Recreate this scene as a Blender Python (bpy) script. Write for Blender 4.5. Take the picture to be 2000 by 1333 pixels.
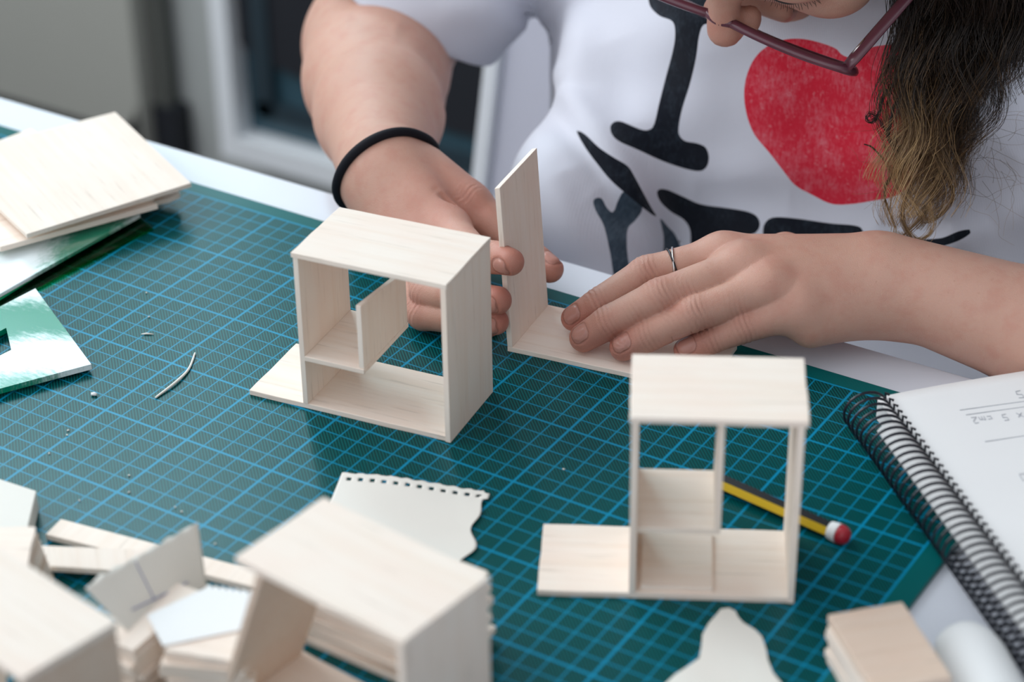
import bpy, math, random
import numpy as np
from mathutils import Vector, Matrix

for o in list(bpy.data.objects):
    bpy.data.objects.remove(o, do_unlink=True)
SC = bpy.context.scene
COL = SC.collection
rnd = random.Random(7)

# ------------------------------------------------------------------ camera
# all lengths below are centimetres on the cutting mat (its printed grid is 1 cm);
# the mat's surface is z = 0 and lies 75 cm above the floor
ZT = 0.75
def w(p):
    return Vector((p[0] * .01, p[1] * .01, p[2] * .01 + ZT))
CAM = np.array([70.28674302, -76.10835093, 58.34694071])
CR = np.array([0.84769338, 0.53033603, -0.01263417])
CD = np.array([0.26484628, -0.44372802, -0.85613193])
CF = np.array([-0.45964375, 0.72239126, -0.51660283])
FPX = 4384.16
cam = bpy.data.cameras.new('camera')
camo = bpy.data.objects.new('camera', cam)
COL.objects.link(camo)
m = Matrix(((CR[0], -CD[0], -CF[0]), (CR[1], -CD[1], -CF[1]), (CR[2], -CD[2], -CF[2])))
m.normalize()
camo.matrix_world = Matrix.Translation(w(CAM)) @ m.to_4x4()
cam.sensor_width = 36.0
cam.lens = FPX / 2000 * 36.0
cam.clip_start = .05
cam.clip_end = 60
cam.dof.use_dof = True
cam.dof.focus_distance = 1.11
cam.dof.aperture_fstop = 5.6
SC.camera = camo

# ------------------------------------------------------------------ light
world = bpy.data.worlds.new('world')
SC.world = world
world.use_nodes = True
bg = world.node_tree.nodes['Background']
bg.inputs[0].default_value = (.90, .94, 1.0, 1)
_nt = world.node_tree
_tc = _nt.nodes.new('ShaderNodeTexCoord')
_dp = _nt.nodes.new('ShaderNodeVectorMath'); _dp.operation = 'DOT_PRODUCT'
_dp.inputs[1].default_value = (-.74, -.64, .20)        # the bright side of the rest of the room
_mr = _nt.nodes.new('ShaderNodeMapRange')
_mr.inputs[1].default_value = -.6; _mr.inputs[2].default_value = 1.0
_mr.inputs[3].default_value = .24; _mr.inputs[4].default_value = 1.60
_nt.links.new(_tc.outputs['Generated'], _dp.inputs[0])
_nt.links.new(_dp.outputs['Value'], _mr.inputs[0])
_nt.links.new(_mr.outputs[0], bg.inputs[1])
def area(name, loc, aim, sx, sy, power, col):
    l = bpy.data.lights.new(name, 'AREA')
    l.shape = 'RECTANGLE'
    l.size = sx * .01
    l.size_y = sy * .01
    l.energy = power
    l.color = col
    o = bpy.data.objects.new(name, l)
    COL.objects.link(o)
    o.location = w(loc)
    d = w(aim) - w(loc)
    o.rotation_euler = d.to_track_quat('-Z', 'Y').to_euler()
    return o
# daylight through the tall window in the left-hand wall
area('window_daylight', (-166, -12, 150), (20, 0, 0), 180, 140, 33, (.96, .98, 1.0))
# and the second window, high in the back wall at the far left
area('window_daylight', (-120, 110, 103), (-120, -60, 50), 80, 110, 46, (.62, .90, 1.0))
SC.view_settings.view_transform = 'Standard'
SC.view_settings.look = 'None'
SC.view_settings.exposure = -0.03
SC.view_settings.gamma = 1.0
SC.cycles.diffuse_bounces = 8
SC.view_settings.use_curve_mapping = False

# ------------------------------------------------------------------ helpers
def ray(u, v):
    return CR * ((u - 1000) / FPX) + CD * ((v - 666.5) / FPX) + CF
def at(u, v, d):                       # a point at depth d (cm) in the room
    return CAM + ray(u, v) * d
def lv(u, v, z):                       # a point at height z above the mat
    r = ray(u, v)
    return CAM + r * ((z - CAM[2]) / r[2])

def tag(o, label=None, cat=None, group=None, kind=None):
    if label: o['label'] = label
    if cat: o['category'] = cat
    if group: o['group'] = group
    if kind: o['kind'] = kind
    return o
def empty(name, loc=(0, 0, 0), rz=0.0):
    o = bpy.data.objects.new(name, None)
    COL.objects.link(o)
    o.empty_display_size = .02
    o.location = w(loc)
    o.rotation_euler = (0, 0, math.radians(rz))
    return o
def link(name, me, mat, parent=None, smooth=False):
    if mat is not None and len(me.materials) == 0:
        me.materials.append(mat)
    if smooth:
        me.polygons.foreach_set('use_smooth', [True] * len(me.polygons))
    o = bpy.data.objects.new(name, me)
    COL.objects.link(o)
    if parent is not None:
        o.parent = parent
    return o
def mesh(name, V, F, scale=.01):
    me = bpy.data.meshes.new(name)
    me.from_pydata([tuple(float(c) * scale for c in v) for v in V], [], [tuple(int(i) for i in f) for f in F])
    me.update()
    return me
def mesh_np(name, V, Q):
    me = bpy.data.meshes.new(name)
    n, k = Q.shape
    me.vertices.add(len(V))
    me.vertices.foreach_set('co', np.ascontiguousarray(V, dtype=np.float32).ravel())
    me.loops.add(n * k)
    me.loops.foreach_set('vertex_index', np.ascontiguousarray(Q, dtype=np.int32).ravel())
    me.polygons.add(n)
    me.polygons.foreach_set('loop_start', np.arange(0, n * k, k, dtype=np.int32))
    me.update(calc_edges=True)
    me.validate()
    return me
def wnp(V):
    V = np.asarray(V, float) * .01
    V[:, 2] += ZT
    return V
def attr(me, name, vals):
    a = me.attributes.new(name, 'FLOAT', 'POINT')
    a.data.foreach_set('value', np.ascontiguousarray(vals, dtype=np.float32))

def prism(poly, z0, z1):
    n = len(poly)
    V = [(p[0], p[1], z0) for p in poly] + [(p[0], p[1], z1) for p in poly]
    F = [list(range(n - 1, -1, -1)), list(range(n, 2 * n))]
    F += [(i, (i + 1) % n, n + (i + 1) % n, n + i) for i in range(n)]
    return V, F
def box(x0, x1, y0, y1, z0, z1):
    return prism([(x0, y0), (x1, y0), (x1, y1), (x0, y1)], z0, z1)
def prism_x(prof, x0, x1):             # profile in (y, z), extruded along x
    n = len(prof)
    V = [(x0, p[0], p[1]) for p in prof] + [(x1, p[0], p[1]) for p in prof]
    F = [list(range(n)), list(range(2 * n - 1, n - 1, -1))]
    F += [(i, n + i, n + (i + 1) % n, (i + 1) % n) for i in range(n)]
    return V, F
def prism_y(prof, y0, y1):             # profile in (x, z), extruded along y
    n = len(prof)
    V = [(p[0], y0, p[1]) for p in prof] + [(p[0], y1, p[1]) for p in prof]
    F = [list(range(n)), list(range(2 * n - 1, n - 1, -1))]
    F += [(i, n + i, n + (i + 1) % n, (i + 1) % n) for i in range(n)]
    return V, F
def bevel(o, wd=.03, seg=2):
    b = o.modifiers.new('bevel', 'BEVEL')
    b.width = wd * .01
    b.segments = seg
    b.limit_method = 'ANGLE'
    b.angle_limit = math.radians(40)
    return o
def part(name, VF, mat, parent, bv=.03):
    o = link(name, mesh(name, *VF), mat, parent)
    if bv: bevel(o, bv)
    return o
def tube(pts, r, seg=8, closed=False, sq=None, cap=True):
    """sweep a round (or sq=(a,b) elliptical) section along pts, in the units of pts"""
    P = np.asarray(pts, float)
    n = len(P)
    R = np.full(n, r, float) if np.isscalar(r) else np.asarray(r, float)
    T = np.zeros_like(P)
    for i in range(n):
        a, b = (P[(i - 1) % n], P[(i + 1) % n]) if closed else (P[max(i - 1, 0)], P[min(i + 1, n - 1)])
        T[i] = (b - a) / (np.linalg.norm(b - a) + 1e-12)
    ref = np.array([0, 0, 1.0]) if abs(T[0][2]) < .9 else np.array([1.0, 0, 0])
    N = np.cross(T[0], ref); N /= np.linalg.norm(N)
    V = []; F = []
    for i in range(n):
        N = N - T[i] * (N @ T[i]); N /= np.linalg.norm(N)
        B = np.cross(T[i], N)
        for k in range(seg):
            a = 2 * math.pi * k / seg
            c, s = math.cos(a), math.sin(a)
            if sq: c *= sq[0]; s *= sq[1]
            V.append(P[i] + R[i] * (c * N + s * B))
    m_ = n if closed else n - 1
    for i in range(m_):
        for k in range(seg):
            j = (i + 1) % n
            F.append((i * seg + k, i * seg + (k + 1) % seg, j * seg + (k + 1) % seg, j * seg + k))
    if cap and not closed:
        F.append(list(range(seg - 1, -1, -1)))
        F.append([(n - 1) * seg + k for k in range(seg)])
    return V, F
def join(*vfs):
    V = []; F = []
    for v, f in vfs:
        b = len(V)
        V += list(v); F += [[i + b for i in q] for q in f]
    return V, F
def smooth_path(P, n=8, closed=False):
    P = np.asarray(P, float)
    out = []
    N = len(P)
    rng = range(N) if closed else range(N - 1)
    for i in rng:
        if closed:
            a, b, c, d = P[(i - 1) % N], P[i], P[(i + 1) % N], P[(i + 2) % N]
        else:
            a, b, c, d = P[max(i - 1, 0)], P[i], P[i + 1], P[min(i + 2, N - 1)]
        for k in range(n):
            t = k / n
            out.append(.5 * ((2 * b) + (-a + c) * t + (2 * a - 5 * b + 4 * c - d) * t * t + (-a + 3 * b - 3 * c + d) * t ** 3))
    if not closed: out.append(P[-1])
    return np.array(out)

# ------------------------------------------------------------------ materials
def newmat(name):
    mt = bpy.data.materials.new(name)
    mt.use_nodes = True
    nt = mt.node_tree
    for n_ in list(nt.nodes): nt.nodes.remove(n_)
    out = nt.nodes.new('ShaderNodeOutputMaterial')
    bs = nt.nodes.new('ShaderNodeBsdfPrincipled')
    nt.links.new(bs.outputs[0], out.inputs[0])
    return mt, nt, bs
class NB:
    def __init__(s, nt): s.nt = nt
    def n(s, t, **kw):
        x = s.nt.nodes.new(t)
        for k, v in kw.items(): setattr(x, k, v)
        return x
    def set(s, sock, v):
        if isinstance(v, bpy.types.NodeSocket): s.nt.links.new(v, sock)
        else: sock.default_value = v
    def math(s, op, a, b=None, c=None, clamp=False):
        x = s.n('ShaderNodeMath', operation=op, use_clamp=clamp)
        s.set(x.inputs[0], a)
        if b is not None: s.set(x.inputs[1], b)
        if c is not None: s.set(x.inputs[2], c)
        return x.outputs[0]
    def mix(s, f, a, b, mode='MIX'):
        x = s.n('ShaderNodeMix', data_type='RGBA', blend_type=mode)
        s.set(x.inputs[0], f); s.set(x.inputs[6], a); s.set(x.inputs[7], b)
        return x.outputs[2]
    def coord(s, which='Object'):
        return s.n('ShaderNodeTexCoord').outputs[which]
    def sep(s, v):
        x = s.n('ShaderNodeSeparateXYZ'); s.set(x.inputs[0], v); return x.outputs
    def mapping(s, v, scale=(1, 1, 1), loc=(0, 0, 0), rot=(0, 0, 0)):
        x = s.n('ShaderNodeMapping'); s.set(x.inputs[0], v)
        x.inputs['Scale'].default_value = scale
        s.set(x.inputs['Location'], loc)
        x.inputs['Rotation'].default_value = rot
        return x.outputs[0]
    def noise(s, v, scale=5, detail=3, rough=.5, dist=0):
        x = s.n('ShaderNodeTexNoise'); s.set(x.inputs['Vector'], v)
        x.inputs['Scale'].default_value = scale; x.inputs['Detail'].default_value = detail
        x.inputs['Roughness'].default_value = rough; x.inputs['Distortion'].default_value = dist
        return x.outputs[0]
    def ramp(s, f, stops):
        x = s.n('ShaderNodeValToRGB'); s.set(x.inputs[0], f)
        e = x.color_ramp.elements
        while len(e) < len(stops): e.new(.5)
        for k, (p, c) in enumerate(stops):
            e[k].position = p
            e[k].color = (*c, 1) if len(c) == 3 else c
        return x.outputs[0]
    def smooth(s, v, a, b, lo=0., hi=1.):
        x = s.n('ShaderNodeMapRange', interpolation_type='SMOOTHSTEP')
        s.set(x.inputs[0], v)
        x.inputs[1].default_value = a; x.inputs[2].default_value = b
        x.inputs[3].default_value = lo; x.inputs[4].default_value = hi
        return x.outputs[0]
    def attr(s, name):
        return s.n('ShaderNodeAttribute', attribute_name=name).outputs['Fac']
    def bump(s, h, strength=.3, dist=.0005):
        x = s.n('ShaderNodeBump'); s.set(x.inputs['Height'], h)
        x.inputs['Strength'].default_value = strength; x.inputs['Distance'].default_value = dist
        return x.outputs[0]
def simple(name, col, rough=.5, metal=0., spec=.5, bump=None, var=0.0, vscale=40):
    mt, nt, bs = newmat(name)
    b = NB(nt)
    bs.inputs['Roughness'].default_value = rough
    bs.inputs['Metallic'].default_value = metal
    bs.inputs['Specular IOR Level'].default_value = spec
    nz = b.noise(b.coord(), vscale, 4)
    c2 = tuple(max(0, c * (1 - var)) for c in col)
    b.set(bs.inputs['Base Color'], b.mix(nz, (*col, 1), (*c2, 1)))
    if bump:
        b.set(bs.inputs['Normal'], b.bump(b.noise(b.coord(), bump[0], 4), bump[1], bump[2]))
    return mt

def balsa(name, axis, tint=(1, 1, 1)):
    """pale balsa: fine broken grain streaks running along one local axis"""
    mt, nt, bs = newmat(name)
    b = NB(nt)
    oi = b.n('ShaderNodeObjectInfo').outputs['Random']
    off = b.math('MULTIPLY', oi, 37.0)
    cb = b.n('ShaderNodeCombineXYZ'); b.set(cb.inputs[0], off); b.set(cb.inputs[1], off); b.set(cb.inputs[2], off)
    v = b.coord()
    sc = [520, 520, 520]; sc[axis] = 26
    sc2 = [210, 210, 210]; sc2[axis] = 9
    n1 = b.noise(b.mapping(v, tuple(sc), cb.outputs[0]), 1, 3, .6)
    n2 = b.noise(b.mapping(v, tuple(sc2), cb.outputs[0]), 1, 3, .55)
    n3 = b.noise(b.mapping(v, (30, 30, 30), cb.outputs[0]), 1, 2)
    A = tuple(c * t for c, t in zip((.885, .790, .700), tint))
    B = tuple(c * t for c, t in zip((.83, .690, .572), tint))
    C_ = tuple(c * t for c, t in zip((.88, .715, .615), tint))
    c = b.mix(b.smooth(n2, .38, .75, 0, .62), (*A, 1), (*B, 1))
    c = b.mix(b.smooth(n3, .35, .75, 0, .5), c, (*C_, 1))
    c = b.mix(b.smooth(n1, .58, .76, 0, .55), c, (*[x * .66 for x in B], 1))
    vr = b.math('MULTIPLY_ADD', oi, .10, .93)
    hs = b.n('ShaderNodeHueSaturation'); b.set(hs.inputs['Color'], c); b.set(hs.inputs['Value'], vr)
    b.set(bs.inputs['Base Color'], hs.outputs[0])
    bs.inputs['Roughness'].default_value = .62
    bs.inputs['Specular IOR Level'].default_value = .3
    b.set(bs.inputs['Normal'], b.bump(b.math('ADD', n1, b.math('MULTIPLY', n2, .6)), .35, .00025))
    return mt
BX, BY, BZ = balsa('balsa_grain_long', 0), balsa('balsa_grain_across', 1), balsa('balsa_grain_upright', 2)
BROWN = balsa('balsa_tan_grain', 0, (.82, .74, .68))

def mat_material():
    mt, nt, bs = newmat('cutting_mat_print')
    b = NB(nt)
    x, y, z = b.sep(b.mapping(b.coord(), (100, 100, 100)))       # centimetres
    def line(c, per, half):
        q = b.math('DIVIDE', c, per)
        f = b.math('ABSOLUTE', b.math('SUBTRACT', q, b.math('ROUND', q)))
        return b.smooth(b.math('MULTIPLY', f, per), half * .55, half * 1.35, 1, 0)
    fine = b.math('MAXIMUM', line(x, 1, .040), line(y, 1, .040))
    bold = b.math('MAXIMUM', line(x, 5, .066), line(y, 5, .066))
    edge = b.math('MAXIMUM', b.smooth(b.math('ABSOLUTE', b.math('SUBTRACT', x, 43.0)), .04, .085, 1, 0),
                  b.smooth(b.math('ABSOLUTE', b.math('SUBTRACT', y, 10.0)), .04, .085, 1, 0))
    ins = b.math('MULTIPLY', b.math('LESS_THAN', x, 43.05), b.math('LESS_THAN', y, 10.05))
    ins = b.math('MULTIPLY', ins, b.math('MULTIPLY', b.math('GREATER_THAN', x, -45.05), b.math('GREATER_THAN', y, -48.05)))
    h = b.math('FRACT', b.math('MULTIPLY', b.math('ADD', x, y), 5.0))
    hatch = b.smooth(b.math('ABSOLUTE', b.math('SUBTRACT', h, .5)), .17, .33, 1, 0)
    nz = b.noise(b.coord(), 300, 3)
    big = b.noise(b.coord(), 9, 3)
    base = b.mix(big, (.0006, .088, .092, 1), (.001, .112, .110, 1))
    c = b.mix(b.math('MULTIPLY', hatch, ins), base, (.0005, .030, .034, 1))
    ln = b.math('MULTIPLY', b.math('MAXIMUM', b.math('MULTIPLY', fine, .80), b.math('MAXIMUM', bold, edge)), ins)
    c = b.mix(ln, c, (.002, .235, .41, 1))
    # faint cut marks worn into the surface
    sc = b.noise(b.mapping(b.coord(), (60, 900, 1), rot=(0, 0, .6)), 1, 2, .5, .3)
    c = b.mix(b.smooth(sc, .70, .80, 0, .25), c, (.02, .20, .19, 1))
    b.set(bs.inputs['Base Color'], c)
    b.set(bs.inputs['Roughness'], b.math('MULTIPLY_ADD', nz, .05, .28))
    bs.inputs['Specular IOR Level'].default_value = .14
    b.set(bs.inputs['Normal'], b.bump(b.math('ADD', nz, b.math('MULTIPLY', hatch, -.25)), .12, .0002))
    return mt
M_MAT = mat_material()
M_TABLE = simple('white_laminate', (.70, .725, .79), .38, spec=.45, bump=(900, .05, .0001), var=.03)
M_PAPER = simple('cream_paper', (.80, .78, .72), .75, spec=.2, bump=(260, .12, .0003), var=.04)
M_WPAPER = simple('white_paper', (.84, .85, .85), .7, spec=.2, bump=(200, .12, .0003), var=.03)
M_BLACKWIRE = simple('black_coated_wire', (.006, .008, .018), .32, spec=.5)
M_PENCILMARK = simple('graphite_line', (.36, .38, .42), .7)
M_INK = simple('blue_grey_pencil_line', (.22, .24, .42), .6)
M_BLACKTEX = simple('black_elastic', (.004, .004, .008), .75, spec=.25, bump=(1500, .4, .0003))
M_SILVER = simple('silver', (.62, .60, .58), .25, metal=1.0, bump=(700, .1, .0001))
M_DARKMETAL = simple('blackened_silver', (.05, .05, .055), .3, metal=1.0)
M_YELLOW = simple('yellow_lacquer', (.72, .47, .02), .3)
M_BLACKLAC = simple('black_lacquer', (.01, .01, .012), .3)
M_RED = simple('red_lacquer', (.42, .015, .03), .3)
M_WALL = simple('grey_wall_paint', (.42, .44, .43), .8, bump=(60, .1, .0005), var=.08, vscale=3)
M_CUP = simple('warm_grey_panel', (.42, .42, .38), .7, var=.12, vscale=4)
M_FRAME = simple('pale_grey_frame', (.82, .85, .88), .5, var=.06)
M_DARK = simple('near_black', (.008, .010, .016), .6)
M_FLOOR = simple('dark_wood_floor', (.05, .035, .028), .5, var=.3, vscale=6)
M_SEAM = simple('dark_green_grey_trim', (.10, .105, .095), .7)
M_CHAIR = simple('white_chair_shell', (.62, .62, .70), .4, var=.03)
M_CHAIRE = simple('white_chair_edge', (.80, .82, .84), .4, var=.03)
M_STEEL = simple('brushed_steel', (.5, .5, .52), .3, metal=1.0)
M_DENIM = simple('dark_denim', (.02, .03, .06), .85, bump=(900, .4, .0004), var=.2)

def glass_dark():
    mt, nt, bs = newmat('dark_window_glass')
    b = NB(nt)
    c = b.mix(b.noise(b.coord(), 2.2, 2), (.030, .075, .105, 1), (.045, .100, .130, 1))
    b.set(bs.inputs['Base Color'], c)
    bs.inputs['Roughness'].default_value = .25
    return mt
M_DGLASS = glass_dark()
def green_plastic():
    mt, nt, bs = newmat('green_acrylic_painted_reflection')
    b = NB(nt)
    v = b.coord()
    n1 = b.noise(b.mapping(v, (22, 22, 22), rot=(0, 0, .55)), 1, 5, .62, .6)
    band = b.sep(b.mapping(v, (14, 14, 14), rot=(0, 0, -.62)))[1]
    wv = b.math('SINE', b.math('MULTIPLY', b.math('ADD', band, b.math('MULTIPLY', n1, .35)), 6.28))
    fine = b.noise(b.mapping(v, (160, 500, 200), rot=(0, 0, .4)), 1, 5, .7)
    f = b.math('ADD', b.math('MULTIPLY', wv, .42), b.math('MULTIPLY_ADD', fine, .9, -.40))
    k = b.smooth(f, -.25, .35)                       # 1 = window reflection painted in white, 0 = clear green
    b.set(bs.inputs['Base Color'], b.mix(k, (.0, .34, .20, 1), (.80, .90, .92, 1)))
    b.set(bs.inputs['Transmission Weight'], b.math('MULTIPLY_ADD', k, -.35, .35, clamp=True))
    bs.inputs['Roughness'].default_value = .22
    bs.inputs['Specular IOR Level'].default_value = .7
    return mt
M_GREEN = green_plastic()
def clear_green():
    mt, nt, bs = newmat('clear_green_acrylic')
    b = NB(nt)
    bs.inputs['Base Color'].default_value = (.02, .58, .22, 1)
    bs.inputs['Transmission Weight'].default_value = 1.0
    bs.inputs['Roughness'].default_value = .05
    bs.inputs['Specular IOR Level'].default_value = .05
    bs.inputs['IOR'].default_value = 1.08
    return mt
M_CLEAR = clear_green()
M_GEDGE = simple('bright_green_edge', (.0, .42, .17), .35)
def lens_mat():
    mt, nt, bs = newmat('spectacle_lens')
    bs.inputs['Base Color'].default_value = (1, 1, 1, 1)
    bs.inputs['Transmission Weight'].default_value = 1.0
    bs.inputs['Roughness'].default_value = .0
    bs.inputs['IOR'].default_value = 1.05
    return mt
M_LENS = lens_mat()
M_GLASSES = simple('plum_acetate', (.115, .030, .048), .28, spec=.6, var=.3, vscale=120)

def skin():
    mt, nt, bs = newmat('skin')
    b = NB(nt)
    v = b.coord()
    red = b.attr('red'); nail = b.attr('nail')
    n1 = b.noise(v, 90, 4, .6); n2 = b.noise(v, 22, 3)
    base = b.mix(n2, (.58, .350, .270, 1), (.50, .275, .205, 1))
    base = b.mix(b.smooth(n1, .42, .72, 0, .5), base, (.50, .235, .175, 1))
    base = b.mix(b.math('MULTIPLY', red, .75), base, (.43, .125, .090, 1))
    fr = b.noise(v, 420, 2, .5)
    base = b.mix(b.smooth(fr, .70, .78, 0, .25), base, (.36, .17, .11, 1))
    kn = b.smooth(nail, -.035, .02)
    base = b.mix(b.math('MULTIPLY', kn, .7), base, (.47, .235, .19, 1))
    rimm = b.math('MULTIPLY', b.smooth(nail, -.09, -.02), b.smooth(nail, .0, .03, 1, 0))
    base = b.mix(b.math('MULTIPLY', b.math('MULTIPLY', b.attr('wr'), -1.0, clamp=True), .42), base, (.30, .12, .085, 1))
    base = b.mix(b.math('MULTIPLY', rimm, .45), base, (.22, .08, .05, 1))
    b.set(bs.inputs['Base Color'], base)
    bs.inputs['Subsurface Weight'].default_value = .22
    bs.inputs['Subsurface Radius'].default_value = (.006, .0022, .0012)
    bs.inputs['Subsurface Scale'].default_value = .6
    b.set(bs.inputs['Roughness'], b.math('MULTIPLY_ADD', kn, -.22, .50))
    bs.inputs['Specular IOR Level'].default_value = .42
    wr = b.attr('wr')
    vo = b.n('ShaderNodeTexVoronoi', feature='DISTANCE_TO_EDGE'); b.set(vo.inputs['Vector'], v); vo.inputs['Scale'].default_value = 900
    hh = b.math('ADD', b.math('MULTIPLY', b.smooth(vo.outputs[0], 0, .12), .5), b.math('MULTIPLY', n1, 1.6))
    hh = b.math('ADD', b.math('MULTIPLY', hh, b.math('SUBTRACT', 1, kn)), b.math('MULTIPLY', wr, 2.6))
    b.set(bs.inputs['Normal'], b.bump(hh, .42, .00030))
    return mt
M_SKIN = skin()
def cotton():
    mt, nt, bs = newmat('white_cotton_with_print')
    b = NB(nt)
    v = b.coord()
    n1 = b.noise(v, 60, 5, .65); n2 = b.noise(b.mapping(v, (700, 90, 260)), 1, 4, .7); n3 = b.noise(v, 340, 3, .6)
    base = b.mix(b.noise(v, 9, 2), (.70, .725, .80, 1), (.64, .665, .75, 1))
    fade = b.math('ADD', b.math('MULTIPLY', n1, .6), b.math('MULTIPLY', n2, .5))
    red = b.mix(b.smooth(fade, .48, .82, 0, .62), (.68, .022, .050, 1), (.80, .30, .36, 1))
    red = b.mix(b.smooth(n3, .58, .72, 0, .30), red, (.80, .42, .46, 1))
    blk = b.mix(b.smooth(fade, .50, .85, 0, .40), (.006, .009, .016, 1), (.085, .125, .165, 1))
    gry = b.mix(b.smooth(fade, .40, .8, 0, .7), (.030, .050, .075, 1), (.13, .18, .23, 1))
    c = b.mix(b.smooth(b.attr('dgrey'), -.03, .03, 1, 0), base, gry)
    c = b.mix(b.smooth(b.attr('dred'), -.02, .02, 1, 0), c, red)
    c = b.mix(b.smooth(b.attr('dblack'), -.02, .02, 1, 0), c, blk)
    b.set(bs.inputs['Base Color'], c)
    bs.inputs['Roughness'].default_value = .9
    bs.inputs['Specular IOR Level'].default_value = .15
    bs.inputs['Sheen Weight'].default_value = .15
    x, y, z = b.sep(b.mapping(v, (1, 1, 1)))
    wv = b.math('SINE', b.math('MULTIPLY', b.math('ADD', x, b.math('MULTIPLY', z, .25)), 5200))
    b.set(bs.inputs['Normal'], b.bump(b.math('ADD', b.math('MULTIPLY', wv, .25), b.math('ADD', n3, n1)), .25, .0005))
    return mt
M_SHIRT = cotton()
def hairmat():
    mt, nt, bs = newmat('brown_to_gold_hair')
    b = NB(nt)
    t = b.attr('t'); r = b.attr('r')
    c = b.ramp(b.math('ADD', t, b.math('MULTIPLY_ADD', r, .36, -.18)),
               [(0, (.006, .0035, .0025)), (.44, (.020, .011, .006)), (.70, (.18, .098, .040)), (1, (.58, .38, .18))])
    b.set(bs.inputs['Base Color'], c)
    bs.inputs['Roughness'].default_value = .38
    bs.inputs['Specular IOR Level'].default_value = .5
    return mt
M_HAIR = hairmat()
M_LASH = simple('dark_lash', (.01, .006, .005), .5)
M_FINEHAIR = simple('fine_loose_hair', (.30, .19, .10), .5)

# ------------------------------------------------------------------ setting
def structure(name, VF, mat, parent=None):
    o = link(name, mesh(name, *VF), mat, parent)
    o.location = (0, 0, ZT)
    tag(o, kind='structure')
    return o
WY = 112.0
structure('floor', box(-160, 200, -130, WY, -76, -75), M_FLOOR)
structure('wall_back', join(box(-165, 200, WY + .2, WY + 8, -76, 45), box(-77, 200, WY + .2, WY + 8, 45, 345), box(-165, -77, WY + .2, WY + 8, 161, 345), box(-165, -160, WY + .2, WY + 8, 45, 161)), M_WALL)
structure('window_2', join(box(-160, -156, WY, WY + 5, 45, 161), box(-81, -77, WY, WY + 5, 45, 161), box(-156, -81, WY, WY + 5, 45, 49), box(-156, -81, WY, WY + 5, 157, 161)), M_FRAME)
# the left-hand wall with its high window opening
structure('wall_left', join(box(-180, -173, -130, -118, -75, 345), box(-180, -173, 98, WY, -75, 345), box(-180, -173, -118, 98, -75, 60), box(-180, -173, -118, 98, 240, 345)), M_WALL)
structure('window_1', join(box(-178, -172, -118, -113, 60, 240), box(-178, -172, 93, 98, 60, 240), box(-178, -172, -113, 93, 60, 65), box(-178, -172, -113, 93, 235, 240)), M_FRAME)
# glazed door in the back wall
def bgx(u, v, Y=WY):
    r = ray(u, v); t = (Y - CAM[1]) / r[1]; return CAM + r * t
dl = bgx(445, 60, WY - 4)[0]
dlb = bgx(452, 262, WY - 4)
dx0, dz0 = dlb[0] - 1, dlb[2]
door = empty('door_1', (0, 0, 0)); tag(door, kind='structure')
fw, bz = 5.0, 7.0
dsl = .0
def placed(name, VF, mat, parent, bv=0.0):
    o = part(name, VF, mat, parent, bv)
    return o
placed('door_frame', join(box(dx0 + .1, dx0 + fw / 2, WY - 5, WY, dz0 + .3, 125),
                          box(dx0 + .1, dx0 + 74, WY - 5, WY, dz0 - 2.6, dz0 + .3),
                          box(dx0 + 69, dx0 + 74, WY - 5, WY, dz0 + .3, 125),
                          box(dx0 - fw / 2, dx0 + 74, WY - 5, WY, 125, 130)), M_FRAME, door)
placed('door_pane', box(dx0 + 2, dx0 + 70, WY - 2.2, WY - 1.2, dz0, 126), M_DGLASS, door)
placed('door_bead', join(box(dx0 + 4.5, dx0 + 7.0, WY - 3.4, WY - 2.2, dz0 + 3, 120),
                         box(dx0 + 4.5, dx0 + 68, WY - 3.4, WY - 2.2, dz0 + 3, dz0 + 5.0)), simple('dark_blue_bead', (.018, .035, .048), .4), door)
bx = bgx(520, 120, WY - 3)
placed('dark_shape', prism_y([tuple(p) for p in smooth_path([(bx[0] - 1.5, dz0 + 10), (bx[0] - 2.0, dz0 + 24), (bx[0] + 3, dz0 + 33), (bx[0] + 13, dz0 + 41), (bx[0] + 30, dz0 + 47), (bx[0] + 52, dz0 + 44), (bx[0] + 54, dz0 + 20), (bx[0] + 52, dz0 + 8)], 4, True)], WY - 3.0, WY - 2.2), M_DARK, door)  # flat rounded cutout standing in for the dark shape in the glass
# grey cupboard at far left
cb_r = bgx(262, 100, WY - 5)[0]
cup = empty('cupboard', (cb_r - 60, WY - 5, -75))
cup.location = (.01 * (cb_r - 60), .01 * (WY - 5), 0)
zb = 75 + bgx(262, 262, WY - 5)[2]
cb_prof = smooth_path([(60 - 0.0, 230), (60.0, zb + 10), (59.4, zb + 4), (57.6, zb + 1), (55.0, zb)], 6)
prof = [(0, 230)] + [(0, zb)] + [tuple(p) for p in cb_prof[::-1]]
part('body', prism_y([(p[0], p[1]) for p in prof], 0, 4.5), M_CUP, cup, .3)
part('plinth', join(box(0, 58.5, 2, 4.4, 0, zb), box(58.5, 63.6, 2, 4.8, 0, zb + 3.4)), M_DARK, cup, 0)
part('seam_strip', box(60.2, 62.2, 2.5, 4.6, zb - 2, 230), M_SEAM, cup, .3)
tag(cup, 'tall warm grey cupboard with a dark side seam, blurred at the far left', 'cupboard')

# table
tb = empty('table', (0, 0, -.3))
part('tabletop', box(-75, 110, -75, 14.45, -2.8, 0), M_TABLE, tb, .12)
for (x, y) in ((-70, -70), (105, -70), (-70, 5), (105, 5)):
    part('leg', box(x - 2.5, x + 2.5, y - 2.5, y + 2.5, -74.7, -2.8), M_TABLE, tb, .2)
tag(tb, 'white laminate table with straight edge under the green cutting mat', 'table')
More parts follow.
